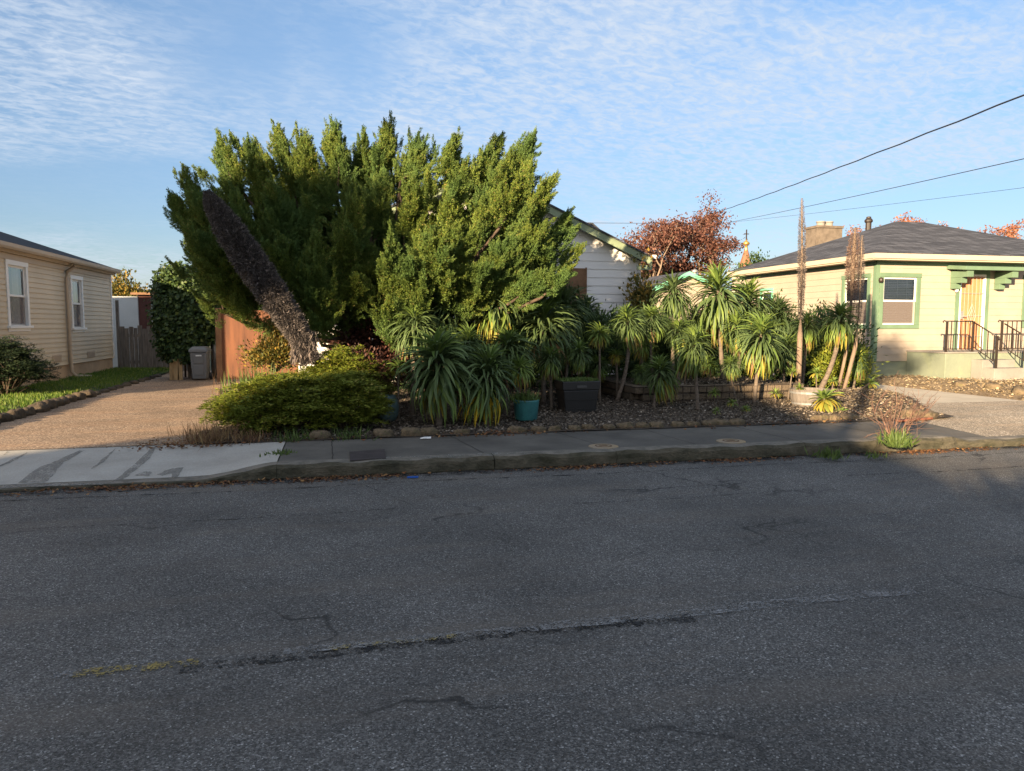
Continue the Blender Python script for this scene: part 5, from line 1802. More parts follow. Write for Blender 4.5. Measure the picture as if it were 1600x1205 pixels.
E_ = echium
E_(683, 548, 58, 686, 10.2, 'fountain_lime', 'largest drooping rosette plant at the bed edge with broad lime leaves hanging at its base', stem=0.035)
E_(763, 568, 44, 762, 10.1, 'fountain_gold', 'drooping rosette plant with bright yellow leaves at its foot, right of the largest one', stem=0.03)
E_(812, 572, 25, 806, 10.7, 'light', 'small pale rosette plant overhanging the teal pot')
E_(793, 535, 41, 790, 11.1, 'fountain', 'drooping green rosette plant behind the one with bright yellow foot leaves')
E_(648, 498, 35, 642, 11.3, 'fountain', 'tall narrow drooping rosette plant, leftmost of the big ones under the juniper', stem=0.03)
E_(731, 528, 28, 733, 10.9, 'mop_yellow', 'compact rosette with straw-yellow lower leaves between two big drooping plants')
E_(693, 465, 44, 695, 12.0, 'fountain', 'big deep green drooping rosette plant high under the juniper, left of the lime-topped one', stem=0.035)
E_(778, 460, 38, 783, 11.9, 'mop_yellow', 'sunlit lime-topped rosette with brown middle right beneath the juniper', stem=0.03)
E_(848, 492, 46, 850, 12.3, 'fountain', 'wide dark green drooping rosette plant right of the lime-topped one', stem=0.03)
E_(882, 468, 40, 886, 13.3, 'mop_dark', 'dark rosette in the shade of the lowest right juniper branch', stem=0.03)
E_(917, 480, 26, 920, 13.7, 'mop_dark', 'dark rosette outlined against the white house wall', stem=0.03)
E_(860, 554, 24, 862, 11.5, 'mop', 'small mop-headed rosette on a thin stem just left of the black tub')
E_(905, 546, 20, 902, 11.75, 'mop', 'small rosette on a bent stem growing out of the black tub', zb=0.78, bend=0.16)
E_(890, 540, 17, 880, 12.3, 'mop', 'little green rosette behind the black tub')
E_(937, 518, 21, 938, 12.3, 'light', 'pale rosette on a straight bare stem right behind the black tub', stem=0.018)
E_(980, 496, 27, 964, 12.4, 'mop', 'tall rosette on a curved grey trunk in front of the white house corner', bend=0.22, stem=0.028)
E_(963, 554, 14, 966, 12.8, 'gold', 'small golden rosette beside the curved grey trunk')
E_(1018, 492, 27, 1027, 12.9, 'mop', 'rosette on a leaning dark stem, second right of the curved grey trunk', bend=-0.1)
E_(1003, 538, 18, 1004, 13.0, 'light', 'dull yellowish rosette low behind the leaning dark stem')
E_(1052, 447, 33, 1054, 13.4, 'mop_dark', 'tall dark mop-headed rosette below the mint gable', stem=0.03)
E_(1122, 444, 46, 1136, 13.3, 'mop_yellow', 'tallest and biggest mop-headed rosette, on a long grey trunk, with yellow skirt', bend=-0.04, stem=0.036)
E_(1170, 462, 38, 1152, 14.0, 'mop_yellow', 'rosette right behind the biggest mop head, touching the yellow house wall', stem=0.03)
E_(1085, 492, 24, 1090, 13.8, 'mop', 'half-hidden green rosette between the dark mop head and the biggest one')
E_(1084, 530, 33, 1093, 10.9, 'mop', 'grey-green mop-headed rosette on a thin stem in front of the block wall', stem=0.024)
E_(1031, 574, 28, 1022, 11.5, 'mop_yellow', 'low rosette with one brown hanging leaf at the left end of the block wall')
E_(1190, 515, 42, 1181, 11.5, 'mop_yellow', 'round mop-headed rosette with yellow-green hanging leaves before the block wall', stem=0.027)
E_(1142, 566, 18, 1156, 11.4, 'mop', 'small dark-stemmed rosette between two mop heads in front of the block wall', bend=-0.08, stem=0.014)
E_(1060, 512, 26, 1062, 12.6, 'mop', 'grey-green rosette in the gap below the tall dark mop head', stem=0.022)
E_(1150, 505, 28, 1146, 12.9, 'mop', 'rosette tucked under the right side of the biggest mop head', stem=0.022)
E_(1228, 540, 25, 1226, 12.8, 'mop', 'deep green rosette low between the round mop head and the tallest dead spike', stem=0.022)
E_(1105, 566, 18, 1108, 12.6, 'light', 'small pale rosette above the block wall behind the grey-green mop head', zb=0.46, stem=0.016)
E_(1000, 580, 16, 1000, 12.5, 'mop', 'small rosette near the ground right of the curved grey trunk', stem=0.016)
E_(935, 566, 18, 936, 12.7, 'mop', 'small rosette low behind the right edge of the black tub', stem=0.016)
E_(1216, 484, 36, 1220, 14.6, 'mop_dark', 'dark green rosette against the yellow wall left of the tallest dead spike', stem=0.03)
E_(1262, 503, 26, 1256, 12.7, 'mop_yellow', 'rosette with a yellow skirt right behind the tallest dead spike', stem=0.026)
E_(1313, 490, 31, 1286, 12.0, 'mop_yellow', 'mop-headed rosette on a curved reddish trunk rising from the half barrel', zb=0.42, bend=0.22, stem=0.036)
E_(1340, 556, 24, 1334, 12.9, 'mop', 'dull rosette behind the leaning stems right of the half barrel', stem=0.028)
E_(1288, 622, 25, 1289, 10.45, 'ground', 'sunny yellow-green stemless rosette in front of the half barrel')
E_(1311, 646, 14, 1311, 10.35, 'ground', 'smaller stemless rosette right beside the sunny yellow-green one')
E_(1238, 580, 11, 1232, 11.75, 'small', 'tiny yellow-green rosette at the foot of the tallest dead spike', stem=0.01)
E_(1249, 606, 10, 1250, 11.4, 'small', 'tiny rosette on the mulch left of the half barrel', stem=0.01)
E_(1275, 582, 13, 1277, 12.2, 'small', 'small fresh green rosette behind the half barrel, left of the curved trunk', zb=0.4, stem=0.01)
E_(1303, 595, 9, 1300, 11.9, 'small', 'tiny golden rosette in the half barrel, right of the curved trunk', zb=0.4, stem=0.01)
E_(1360, 598, 13, 1330, 11.6, 'small', 'small rosette on a slanting bare stem right of the half barrel', bend=0.02, stem=0.014)
E_(1116, 613, 11, 1117, 11.6, 'small', 'small seedling rosette against the block wall', stem=0.008)
E_(1144, 629, 10, 1145, 10.9, 'small', 'seedling rosette on the mulch, middle of the three before the block wall', stem=0.008)
E_(1120, 642, 9, 1120, 10.5, 'small', 'seedling rosette on the mulch, nearest the stone edging', stem=0.008)
E_(1165, 639, 9, 1165, 10.6, 'small', 'seedling rosette on the mulch, right of the three before the block wall', stem=0.008)
E_(1212, 614, 12, 1212, 11.5, 'small', 'pale seedling rosette against the right end of the block wall', stem=0.008)
E_(622, 572, 17, 622, 10.8, 'small', 'upright light green young rosette beside the dusty blue pot', stem=0.012)

# ---- generic leafy shrub
def shrub(name, label, cat, c, rad_, ncl, nlf, size, m, asp=0.5, fine=0.16, group=None, lump=0.25, up=0.3, stems=5, out=0.9, shell=0.55, low=-0.6, seed=0):
    c = A(c)
    th = thing(name, label, cat, (c[0], c[1], max(0.1, c[2] - rad_[2])), group)
    d = rdir(ncl * 2)
    d = d[d[:, 2] > low][:ncl]
    k = len(d)
    rr = rng.uniform(shell, 1.0, k) * (1 + lump * (np.sin(d[:, 0] * 5 + seed) * np.sin(d[:, 2] * 6 + seed) + 0.5 * np.sin(d[:, 1] * 9 + d[:, 0] * 7)))
    cl = c + d * rr[:, None] * A(rad_)
    P = cl[:, None, :] + rng.normal(0, fine, (k, nlf, 3))
    od = np.repeat(d[:, None, :], nlf, 1)
    D = nrm(od * out + rng.normal(0, 0.5, (k, nlf, 3)) + np.array([0, 0, up]))
    N = nrm(od * 0.6 + np.array([0, 0, 0.5]) + rng.normal(0, 0.5, (k, nlf, 3)))
    L = size * rng.uniform(0.6, 1.4, k * nlf)
    P = P.reshape(-1, 3)
    P[:, 2] = np.maximum(P[:, 2], 0.12)
    V, Fq = diamonds(P, D.reshape(-1, 3), N.reshape(-1, 3), L, L * asp, 0.2)
    npmesh('foliage', V, Fq, m, parent=th)
    if stems:
        mb = MB()
        b0 = A((c[0], c[1], max(0.05, c[2] - rad_[2] - 0.05)))
        for j in rng.choice(k, min(stems, k), replace=False):
            mb.tube([tuple(p) for p in bez(b0 + rng.normal(0, 0.05, 3) * A((1, 1, 0)), (b0 + cl[j]) / 2 + A((0, 0, 0.1)), cl[j], 6)], [0.03, 0.026, 0.022, 0.017, 0.012, 0.006], 6)
        mb.build('stem', M['bark'], th, smooth=True)
    return th


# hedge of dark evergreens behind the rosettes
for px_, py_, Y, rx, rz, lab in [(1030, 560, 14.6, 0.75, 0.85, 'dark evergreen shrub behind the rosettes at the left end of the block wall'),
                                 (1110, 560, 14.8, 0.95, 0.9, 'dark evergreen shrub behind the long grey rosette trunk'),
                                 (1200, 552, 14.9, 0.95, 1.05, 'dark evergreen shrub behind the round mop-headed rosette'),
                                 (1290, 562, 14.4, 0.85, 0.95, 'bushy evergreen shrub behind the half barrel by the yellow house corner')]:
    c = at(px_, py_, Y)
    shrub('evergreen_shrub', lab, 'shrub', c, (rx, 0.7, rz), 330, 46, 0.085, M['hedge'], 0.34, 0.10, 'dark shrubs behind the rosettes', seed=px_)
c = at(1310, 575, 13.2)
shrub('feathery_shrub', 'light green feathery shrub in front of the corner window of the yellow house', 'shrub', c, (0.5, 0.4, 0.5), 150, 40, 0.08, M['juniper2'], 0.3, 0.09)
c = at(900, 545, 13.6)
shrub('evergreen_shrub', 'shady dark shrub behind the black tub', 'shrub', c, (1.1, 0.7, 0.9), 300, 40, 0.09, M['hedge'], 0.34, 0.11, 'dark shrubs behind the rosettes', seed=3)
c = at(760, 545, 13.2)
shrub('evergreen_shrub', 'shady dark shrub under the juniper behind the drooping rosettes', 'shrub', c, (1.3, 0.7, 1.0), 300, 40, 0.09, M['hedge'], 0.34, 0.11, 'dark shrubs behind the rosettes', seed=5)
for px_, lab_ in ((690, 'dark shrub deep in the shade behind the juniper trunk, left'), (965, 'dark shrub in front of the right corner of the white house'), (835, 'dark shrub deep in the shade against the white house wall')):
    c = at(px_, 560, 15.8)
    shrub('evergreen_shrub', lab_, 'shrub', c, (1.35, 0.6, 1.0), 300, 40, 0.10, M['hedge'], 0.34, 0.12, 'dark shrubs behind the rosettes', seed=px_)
c = at(600, 545, 12.6)
shrub('dark_red_shrub', 'dark reddish brown shrub in the shade below the juniper', 'shrub', c, (0.8, 0.6, 0.85), 240, 36, 0.07, M['purple'], 0.5, 0.11)
c = at(570, 590, 11.1)
shrub('dark_red_shrub', 'small dark red shrub at the right end of the spreading juniper', 'shrub', c, (0.42, 0.35, 0.34), 120, 36, 0.05, M['purple'], 0.5, 0.08)
c = at(996, 452, 17.2)
shrub('golden_shrub', 'shrub with yellowing leaves climbing the right corner of the white house', 'shrub', (c.x + 0.22, 17.3, 1.75), (0.22, 0.3, 1.05), 90, 34, 0.10, M['golden'], 0.6, 0.12, lump=0.4)
c = at(428, 556, 13.6)
shrub('small_leaf_shrub', 'low shrub with reddening tips beside the dead leaning spike', 'shrub', c, (0.45, 0.4, 0.22), 130, 34, 0.055, M['golden'], 0.5, 0.08, up=0.6)
c = at(520, 545, 15.0)
c = at(444, 518, 14.2)
shrub('trailing_vine', 'yellow-green trailing vine lit by the sun behind the dead leaning spike', 'vine', c, (0.26, 0.2, 0.42), 110, 30, 0.06, M['golden'], 0.6, 0.07, up=-0.5)
# dark drooping frond before the white wall patch
E_(527, 532, 17, 540, 14.6, 'mop_dark', 'dark rosette outlined against the sunlit white wall left of the juniper trunk', zb=0.2)
c = at(193, 455, 34)
shrub('autumn_bush', 'round bush with orange-lit top behind the pale shed', 'tree', (c.x, 34, c.z - 1.15), (1.2, 1.0, 1.55), 330, 36, 0.13, M['golden'], 0.6, 0.16, seed=8)

# ivy mass on the old fence
iv = thing('ivy_hedge', 'big block of dark ivy with a sunlit yellow-green top next to the plywood gate', 'hedge', (-4.2, 21.6, 0.15))
parts = [((-4.12, 21.2, 1.95), (0.56, 0.6, 1.16), 560), ((-3.45, 21.1, 2.05), (0.75, 0.6, 0.85), 420), ((-2.5, 20.9, 2.35), (0.9, 0.55, 0.42), 300), ((-4.0, 20.75, 1.1), (0.42, 0.35, 0.5), 260), ((-3.75, 20.75, 1.6), (0.5, 0.3, 0.5), 200)]
Pa, Da, Na = [], [], []
for c, r_, k in parts:
    d = rdir(k)
    sq = np.max(np.abs(d), axis=1, keepdims=True)
    d2 = d / (0.45 + 0.55 * sq)                     # boxy
    cl = A(c) + d2 * A(r_) * rng.uniform(0.75, 1.02, (k, 1))
    P = cl[:, None, :] + rng.normal(0, 0.085, (k, 30, 3))
    od = np.repeat(d[:, None], 30, 1)
    Pa.append(P.reshape(-1, 3))
    Da.append((np.array([0, 0, -0.6]) + od * 0.3 + rng.normal(0, 0.5, (k, 30, 3))).reshape(-1, 3))
    Na.append((od + np.array([0, 0, 0.35]) + rng.normal(0, 0.4, (k, 30, 3))).reshape(-1, 3))
P, D, N = np.concatenate(Pa), np.concatenate(Da), nrm(np.concatenate(Na))
P[:, 2] = np.where(P[:, 2] < 0.62, 0.62 + rng.random(len(P)) * 0.5, P[:, 2])
L = rng.uniform(0.06, 0.12, len(P))
V, Fq = diamonds(P, D, N, L, L * 0.95, 0.15)
npmesh('foliage', V, Fq, M['ivy'], parent=iv)
mb = MB()
for k in range(9):
    x = -4.35 + k * 0.27
    mb.tube([(x, 21.4, 0.1), (x + random.uniform(-0.2, 0.2), 21.3, 1.0), (x + random.uniform(-0.3, 0.3), 21.3, 2.2)], [0.03, 0.025, 0.012], 6)
mb.build('stem', M['bark'], iv, smooth=True)

# low spreading juniper at the pavement edge: flat feathery sprays in tiers
def spreading(name, label, mounds, m):
    th = thing(name, label, 'shrub', (mounds[0][0][0], mounds[0][0][1], 0.15))
    Ps, Ds, Ns, Ls = [], [], [], []
    mb = MB()
    for c, r_, ns, tf in mounds:
        c = A(c)
        for k in range(ns):
            d = rdir(1)[0]
            d[2] = abs(d[2]) ** 1.2 * (1 if rng.random() < 0.85 else -0.25)
            d = d / np.linalg.norm(d)
            h = A((d[0], d[1], 0))
            hn = np.linalg.norm(h)
            h = h / max(hn, 0.05)
            tip = c + d * A(r_) * rng.uniform(0.62, 1.06)
            tip[2] = max(tip[2], 0.16 + 0.1 * rng.random())
            a = math.atan2(h[1], h[0]) + rng.normal(0, 0.5)
            dirv = nrm(A((math.cos(a), math.sin(a), 0.13 + rng.normal(0, 0.12) - 0.15 * (1 - d[2]))))
            L = rng.uniform(0.36, 0.66)
            side = nrm(np.cross(dirv, A((0, 0, 1))))
            upv = np.cross(side, dirv)
            q = rng.random(tf)
            sgn = rng.choice([-1, 1], tf)
            w_ = 0.13 * np.sqrt(np.clip(1 - q, 0, 1)) * np.minimum(1, 0.35 + 2 * q) * rng.random(tf)
            droop = -0.10 * L * (q ** 2)
            P = tip + dirv * ((q - 1) * L)[:, None] + side * (w_ * sgn)[:, None] + upv * (rng.normal(0, 0.014, tf) + droop - 0.25 * w_)[:, None]
            Ps.append(P)
            Ds.append(nrm(dirv + side * (sgn * 0.8)[:, None] + upv * rng.normal(0.15, 0.2, tf)[:, None]))
            Ns.append(nrm(upv + rng.normal(0, 0.35, (tf, 3))))
            Ls.append(rng.uniform(0.03, 0.062, tf))
            if k % 9 == 0:
                mb.tube([tuple(c + A((0, 0, -r_[2] * 0.9 + 0.1))), tuple((c + tip) / 2 + A((0, 0, -0.1))), tuple(tip - dirv * L * 0.6)], [0.025, 0.018, 0.007], 5)
    P, D, N, L = map(np.concatenate, (Ps, Ds, Ns, Ls))
    V, Fq = diamonds(P, D, N, L, L * 0.34, 0.25)
    npmesh('foliage', V, Fq, m, parent=th)
    mb.build('branch', M['bark'], th, smooth=True)


lo = at(440, 640, 10.3)
hi = at(535, 580, 11.0)
spreading('spreading_juniper', 'low spreading yellow-green juniper spilling over the pavement edge by the driveway', [((lo.x + 0.06, 10.35, 0.43), (1.05, 0.85, 0.52), 900, 115), ((hi.x + 0.02, 11.0, 0.66), (0.80, 0.6, 0.62), 520, 105), ((lo.x + 0.82, 10.3, 0.44), (0.66, 0.7, 0.56), 400, 105)], M['juniper2'])

# strap-leaved clump, dry grass, weeds
p = at(405, 590, 12.3)
tuft('strap_leaf_clump', 'clump of upright strap leaves behind the spreading juniper, beside the driveway', 'plant', (p.x, 12.3, 0.3), 260, 0.22, 0.75, M['weed'], 0.45, 0.022)
p = at(355, 585, 13.0)
tuft('dry_grass_clump', 'thin dry grass stalks leaning over the tan driveway', 'plant', (p.x, 13.0, 0.2), 60, 0.12, 0.75, M['drygrass'], 0.5, 0.008)
p = at(325, 690, 9.5)
tuft('dry_grass_clump', 'reddish brown dry grass at the left foot of the spreading juniper', 'plant', (p.x, 9.55, 0.15), 420, 0.17, 0.34, M['drygrass'], 0.8, 0.007)
for px_, lab in ((392, 'grey-green weeds under the spreading juniper, near the pavement joint'), (455, 'dark grass tuft at the pavement edge under the middle of the spreading juniper'), (545, 'weeds at the pavement edge under the right end of the spreading juniper')):
    p = onz(px_, 690, 0.16)
    tuft('weed_clump', lab, 'plant', (p.x, 9.5, 0.14), 130, 0.13, 0.22, M['drygrass'] if px_ == 392 else M['weed'], 0.9, 0.012, 'weeds along the pavement')
for px_, py_, lab, n_, h_ in ((440, 716, 'green weeds growing in the joint at the end of the pale apron', 110, 0.10), (1297, 706, 'small bright green weed in the gutter', 80, 0.16), (1400, 695, 'broad green weeds at the foot of the bare red shrub', 170, 0.26), (1235, 652, 'low weeds and red leaves at the bed corner', 60, 0.1), (1365, 705, 'small weed at the kerb left of the bare red shrub', 40, 0.09)):
    p = onz(px_, py_, 0.1 if py_ > 700 else 0.15)
    tuft('weed_clump', lab, 'plant', (p.x, p.y, 0.02 if py_ > 703 and px_ > 500 else 0.12), n_, 0.07, h_, M['weed'], 0.9, 0.022, 'weeds along the pavement')

# bare red shrub in the pavement edge
p = onz(1392, 692, 0.12)
rs = thing('bare_red_shrub', 'bare twiggy shrub with reddish stems standing at the kerb on the right', 'shrub', (p.x, p.y, 0.1))
mb = MB()


def twig(b0, d, L, r, lev):
    pts = [b0]
    q = b0
    dd = d
    for i in range(4):
        dd = nrm(dd + rng.normal(0, 0.14, 3) + A((0, 0, 0.05)))
        q = q + dd * L / 4
        pts.append(q)
    mb.tube([tuple(x) for x in pts], [r, r * 0.85, r * 0.7, r * 0.55, r * 0.4], 4, cap=False)
    if lev:
        for i in range(3 if lev > 1 else 4):
            k = rng.integers(1, 5)
            twig(pts[k], nrm(dd + rng.normal(0, 0.5, 3)), L * rng.uniform(0.4, 0.65), r * 0.6, lev - 1)


for k in range(17):
    a = rng.uniform(0, 6.28)
    twig(A((p.x + rng.normal(0, 0.05), p.y + rng.normal(0, 0.04), 0.08)), nrm(A((math.cos(a) * 0.65, math.sin(a) * 0.4, 1.0))), rng.uniform(0.38, 0.62), 0.008, 2)
mb.build('twig', M['redtwig'], rs)

# dark bush by the beige house
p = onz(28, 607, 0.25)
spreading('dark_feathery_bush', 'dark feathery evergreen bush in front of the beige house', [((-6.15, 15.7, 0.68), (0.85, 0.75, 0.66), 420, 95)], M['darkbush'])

# ---- branching trees
def tree(name, label, base, h, spread, levels, leafm, nleaf, lsize, bark, r0=0.16, group=None, lean=(0, 0), leaf_r=0.35, seed=1, first=0.4, fork=3, up=0.35, asp=0.6, fit=None):
    global rng
    keep = rng
    rng = np.random.default_rng(seed)
    th = thing(name, label, 'tree', tuple(base), group)
    mb = MB()
    ends = []

    def grow(b0, d, L, r, lev):
        pts = [b0]
        q = b0
        dd = d
        for i in range(4):
            dd = nrm(dd + rng.normal(0, 0.16, 3) + A((0, 0, 0.06)))
            q = q + dd * L / 4
            pts.append(q)
        mb.tube([tuple(x) for x in pts], [r, r * 0.9, r * 0.8, r * 0.7, r * 0.6], 6 if lev > 1 else 4, cap=False)
        if lev == 0:
            ends.append(pts[-1])
            ends.append(pts[2])
            return
        for i in range(fork + (lev < 3)):
            a = rng.uniform(0, 6.28)
            sd2 = A((math.cos(a), math.sin(a), 0)) * spread
            grow(pts[rng.integers(2, 5)], nrm(dd * 0.7 + sd2 + A((0, 0, up))), L * rng.uniform(0.55, 0.85), r * 0.58, lev - 1)

    grow(A(base), nrm(A((lean[0], lean[1], 1.0))), h * first, r0, levels)
    ends = np.array(ends)
    if fit:
        f_ = A((fit[1] / (ends[:, 0].max() - ends[:, 0].min()), fit[1] / (ends[:, 1].max() - ends[:, 1].min()), fit[0] / (ends[:, 2].max() - base[2])))
        bb = A((tuple(base)))
        sh_ = A(((ends[:, 0].max() + ends[:, 0].min()) / 2 - base[0], 0, 0))
        zt_ = ends[:, 2].max() - base[2]
        shf = lambda q: q - sh_ * ((q[2] - base[2]) / zt_)
        mb.v = [tuple(shf(A(q))) for q in mb.v]
        ends = np.array([shf(q) for q in ends])
        mb.v = [tuple(bb + (A(q) - bb) * f_) for q in mb.v]
        ends = bb + (ends - bb) * f_
    mb.build('trunk', bark, th, smooth=True)
    c = ends[rng.integers(0, len(ends), nleaf)]
    P = c + rng.normal(0, leaf_r, (nleaf, 3)) * A((1, 1, 0.7))
    D = rdir(nleaf) + A((0, 0, -0.2))
    N = rdir(nleaf) * 0.7 + A((0, 0, 0.7))
    L = lsize * rng.uniform(0.6, 1.4, nleaf)
    V, Fq = diamonds(P, D, N, L, L * asp, 0.2)
    npmesh('crown', V, Fq, leafm, parent=th)
    rng = keep
    return th


b0 = at(1072, 500, 42)
tree('rusty_tree', 'open-crowned tree with rusty red foliage and bare pale limbs beyond the mint gable', (b0.x - 0.2, 42, 0), 6.2, 0.75, 4, M['autumn'], 21000, 0.15, M['palebark'], 0.24, lean=(-0.1, 0), leaf_r=0.30, seed=5, first=0.5, fit=(at(1072, 302, 42).z - 0.2, 6.3))
b0 = at(1000, 500, 40)
tree('rusty_tree', 'lower deep red tree just beyond the white house roof', (b0.x + 0.3, 40, 0), 4.6, 0.7, 3, M['autumn'], 4500, 0.15, M['palebark'], 0.14, leaf_r=0.32, seed=8, first=0.6, fit=(at(1000, 343, 40).z - 0.3, 3.0))
for px_, py_, w_, sd_ in ((1356, 345, 20, 1), (1418, 334, 24, 2), (1476, 330, 50, 3), (1556, 342, 60, 4), (1630, 345, 50, 5)):
    top = at(px_, py_, 33)
    tree('orange_leaved_tree', ['', 'few orange leaves showing left of the roof ridge behind the flue pipe', 'thin orange twigs just behind the roof ridge of the yellow house', 'orange-leaved treetop behind the right slope of the yellow house roof', 'orange-leaved treetop farthest right that is fully in view above the yellow house roof', 'orange-leaved treetop at the right picture edge'][sd_],
         (top.x, 33, 0), top.z * 1.0, 0.5, 4, M['orange'], 7000 if w_ > 30 else 1500, 0.13, M['palebark'], 0.09, 'orange trees behind the yellow house', leaf_r=0.15, seed=20 + sd_, first=0.55, up=0.6, fit=(top.z - 0.1, w_ * 2.0 * 33 / 900))
p = at(1195, 408, 80)
shrub('distant_tree', 'faint green treetop between the spire and the yellow house roof', 'tree', (p.x, 80, p.z - 2.5), (3.0, 2, 3.0), 200, 30, 0.3, M['hedge'], 0.6, 0.4)

# ------------------------------------------------------------------ block wall, stones, pots
mb = MB()
x0w, x1w = 4.95, 8.15
for k in range(3):
    z0_ = 0.14 + 0.125 * k
    xs = np.arange(x0w + (0.15 if k % 2 else 0), x1w, 0.30)
    for x in xs:
        dy = random.uniform(-0.012, 0.012)
        mb.box(x + 0.003, x + 0.297, 11.92 + dy, 12.14, z0_ + 0.002, z0_ + 0.123)
for k in range(3):
    z0_ = 0.14 + 0.125 * k
    for y_ in np.arange(12.15, 14.5, 0.30):
        mb.box(4.96, 5.16, y_ + 0.003, y_ + 0.297, z0_ + 0.002, z0_ + 0.123)
wl = mb.build('retaining_wall', M['blocks'], bevel=0.012)
tag(wl, 'low tan block retaining wall behind the mulch with dark shrubs above', 'wall')
grid('raised_bed_soil', 5.0, 8.3, 12.1, 15.5, 30, 30, lambda x, y: 0.47 + 0.02 * wob(x, y, 2), M['soil'])
scatter('raised_bed_mulch', 5000, 5.0, 8.3, 12.1, 14.0, lambda x, y: 0.47 + 0.02 * wob(x, y, 2), M['chips'], 0.05, None, 0.7, 0.03)


def stone_mesh(seed, sx, sy, sz):
    r_ = np.random.default_rng(seed)
    nu, nv = 18, 12
    ph = r_.uniform(0, 6.28, 6)
    V = []
    for j in range(nv + 1):
        for i in range(nu):
            a = 2 * PI * i / nu
            e = PI * j / nv - PI / 2
            d = np.array([math.cos(a) * math.cos(e), math.sin(a) * math.cos(e), math.sin(e)])
            d = np.sign(d) * np.abs(d) ** 0.75
            q = 1 + 0.08 * math.sin(3 * a + ph[0]) * math.cos(e) + 0.07 * math.sin(4 * e + ph[1] + a) + 0.05 * math.sin(7 * a + ph[2] + 3 * e) + r_.normal(0, 0.015)
            V.append((d[0] * sx * q, d[1] * sy * q, d[2] * sz * q))
    Fq = []
    for j in range(nv):
        for i in range(nu):
            Fq.append((j * nu + i, j * nu + (i + 1) % nu, (j + 1) * nu + (i + 1) % nu, (j + 1) * nu + i))
    me = bpy.data.meshes.new('stone')
    me.from_pydata(V, [], Fq)
    me.polygons.foreach_set('use_smooth', [True] * len(Fq))
    me.materials.append(M['stone'])
    return me


ST = [stone_mesh(s, 0.16, 0.10, 0.085) for s in range(5)]
STD = [stone_mesh(s + 10, 0.16, 0.10, 0.085) for s in range(5)]
for q_ in STD:
    q_.materials[0] = M['darkstone']


def stone(x, y, z, label, group, s=1.0, rz=0.0, sx=1.0):
    o = link_mesh('edging_stone', random.choice(STD if 'lawn' in label else ST))
    o.location = (x, y, z)
    o.rotation_euler = (random.uniform(-0.15, 0.15), random.uniform(-0.15, 0.15), rz + random.uniform(-0.2, 0.2))
    o.scale = (s * sx, s, s)
    tag(o, label, 'stone', group)
    return o


for px_ in (500, 598, 642, 668):
    p = onz(px_, 682 if px_ < 560 else 677, 0.17)
    stone(p.x, 9.5, 0.19, 'flat mossy stone in the row along the pavement, left of the yellow-footed rosette', 'stones edging the planting bed', random.uniform(0.75, 0.95), 0, 1.0)
for px_ in (712, 800, 829, 859, 890, 917, 945, 977, 1004, 1032, 1064, 1091, 1119, 1144, 1170):
    p = onz(px_, 668, 0.17)
    stone(p.x + random.uniform(-0.03, 0.03), 9.5 + random.uniform(-0.02, 0.03), 0.175, 'mossy rounded stone in the row between the pavement and the mulch', 'stones edging the planting bed', random.uniform(0.62, 0.82), 0, random.uniform(0.85, 1.15))
for px_ in (1276, 1302, 1330):
    p = onz(px_, 656, 0.17)
    stone(p.x, 9.62, 0.17, 'sunlit tan stone in the row at the right end of the bed edge', 'sunlit edging stones', 0.95, 0.1, 1.1)
for px_, py_ in ((1428, 649), (1451, 650)):
    p = onz(px_, py_, 0.2)
    stone(p.x, p.y, 0.19, 'sunlit mossy stone at the bed corner next to the grey driveway', 'corner stones of the bed', 1.4 if px_ < 1440 else 1.0, 0.4, 1.2)
for (px_, py_), lab in zip(((1497, 606), (1548, 611), (1588, 617)), ('leftmost of three tan stones along the mulch before the porch', 'middle one of three tan stones along the mulch before the porch', 'rightmost of three tan stones along the mulch before the porch')):
    p = onz(px_, py_, 0.2)
    stone(p.x + 0.1, p.y, 0.22, lab, 'stones edging the front yard', 1.7, 0.6, 1.2)
yy = 9.8
i = 0
while yy < 22:
    if yy < 16:
        stone(-4.86 + 0.03 * math.sin(yy * 2), yy, 0.20, 'dark grey stone in the row holding the lawn above the tan driveway', 'stones edging the lawn', random.uniform(1.0, 1.3), PI / 2, 1.05)
        yy += random.uniform(0.36, 0.46)
    else:
        stone(-4.84, yy, 0.17, 'low turf-covered stone in the far part of the row along the lawn', 'far stones edging the lawn', random.uniform(0.7, 0.9), PI / 2, 1.3)
        yy += random.uniform(0.5, 0.7)


def pot(label, c, prof, m, name='pot', rim=None, rimm=None, n=28, soil_z=None):
    th = thing(name, label, 'pot', c)
    mb = MB()
    mb.lathe(c, prof, n)
    mb.build('body', m, th, smooth=True)
    if rim:
        mb = MB()
        mb.lathe(c, rim, n)
        mb.build('rim', rimm or m, th, smooth=False)
    if soil_z:
        mb = MB()
        mb.lathe(c, [(soil_z[0], soil_z[1]), (0.0, soil_z[1] + 0.015)], n)
        mb.build('soil', M['soil'], th)
    return th


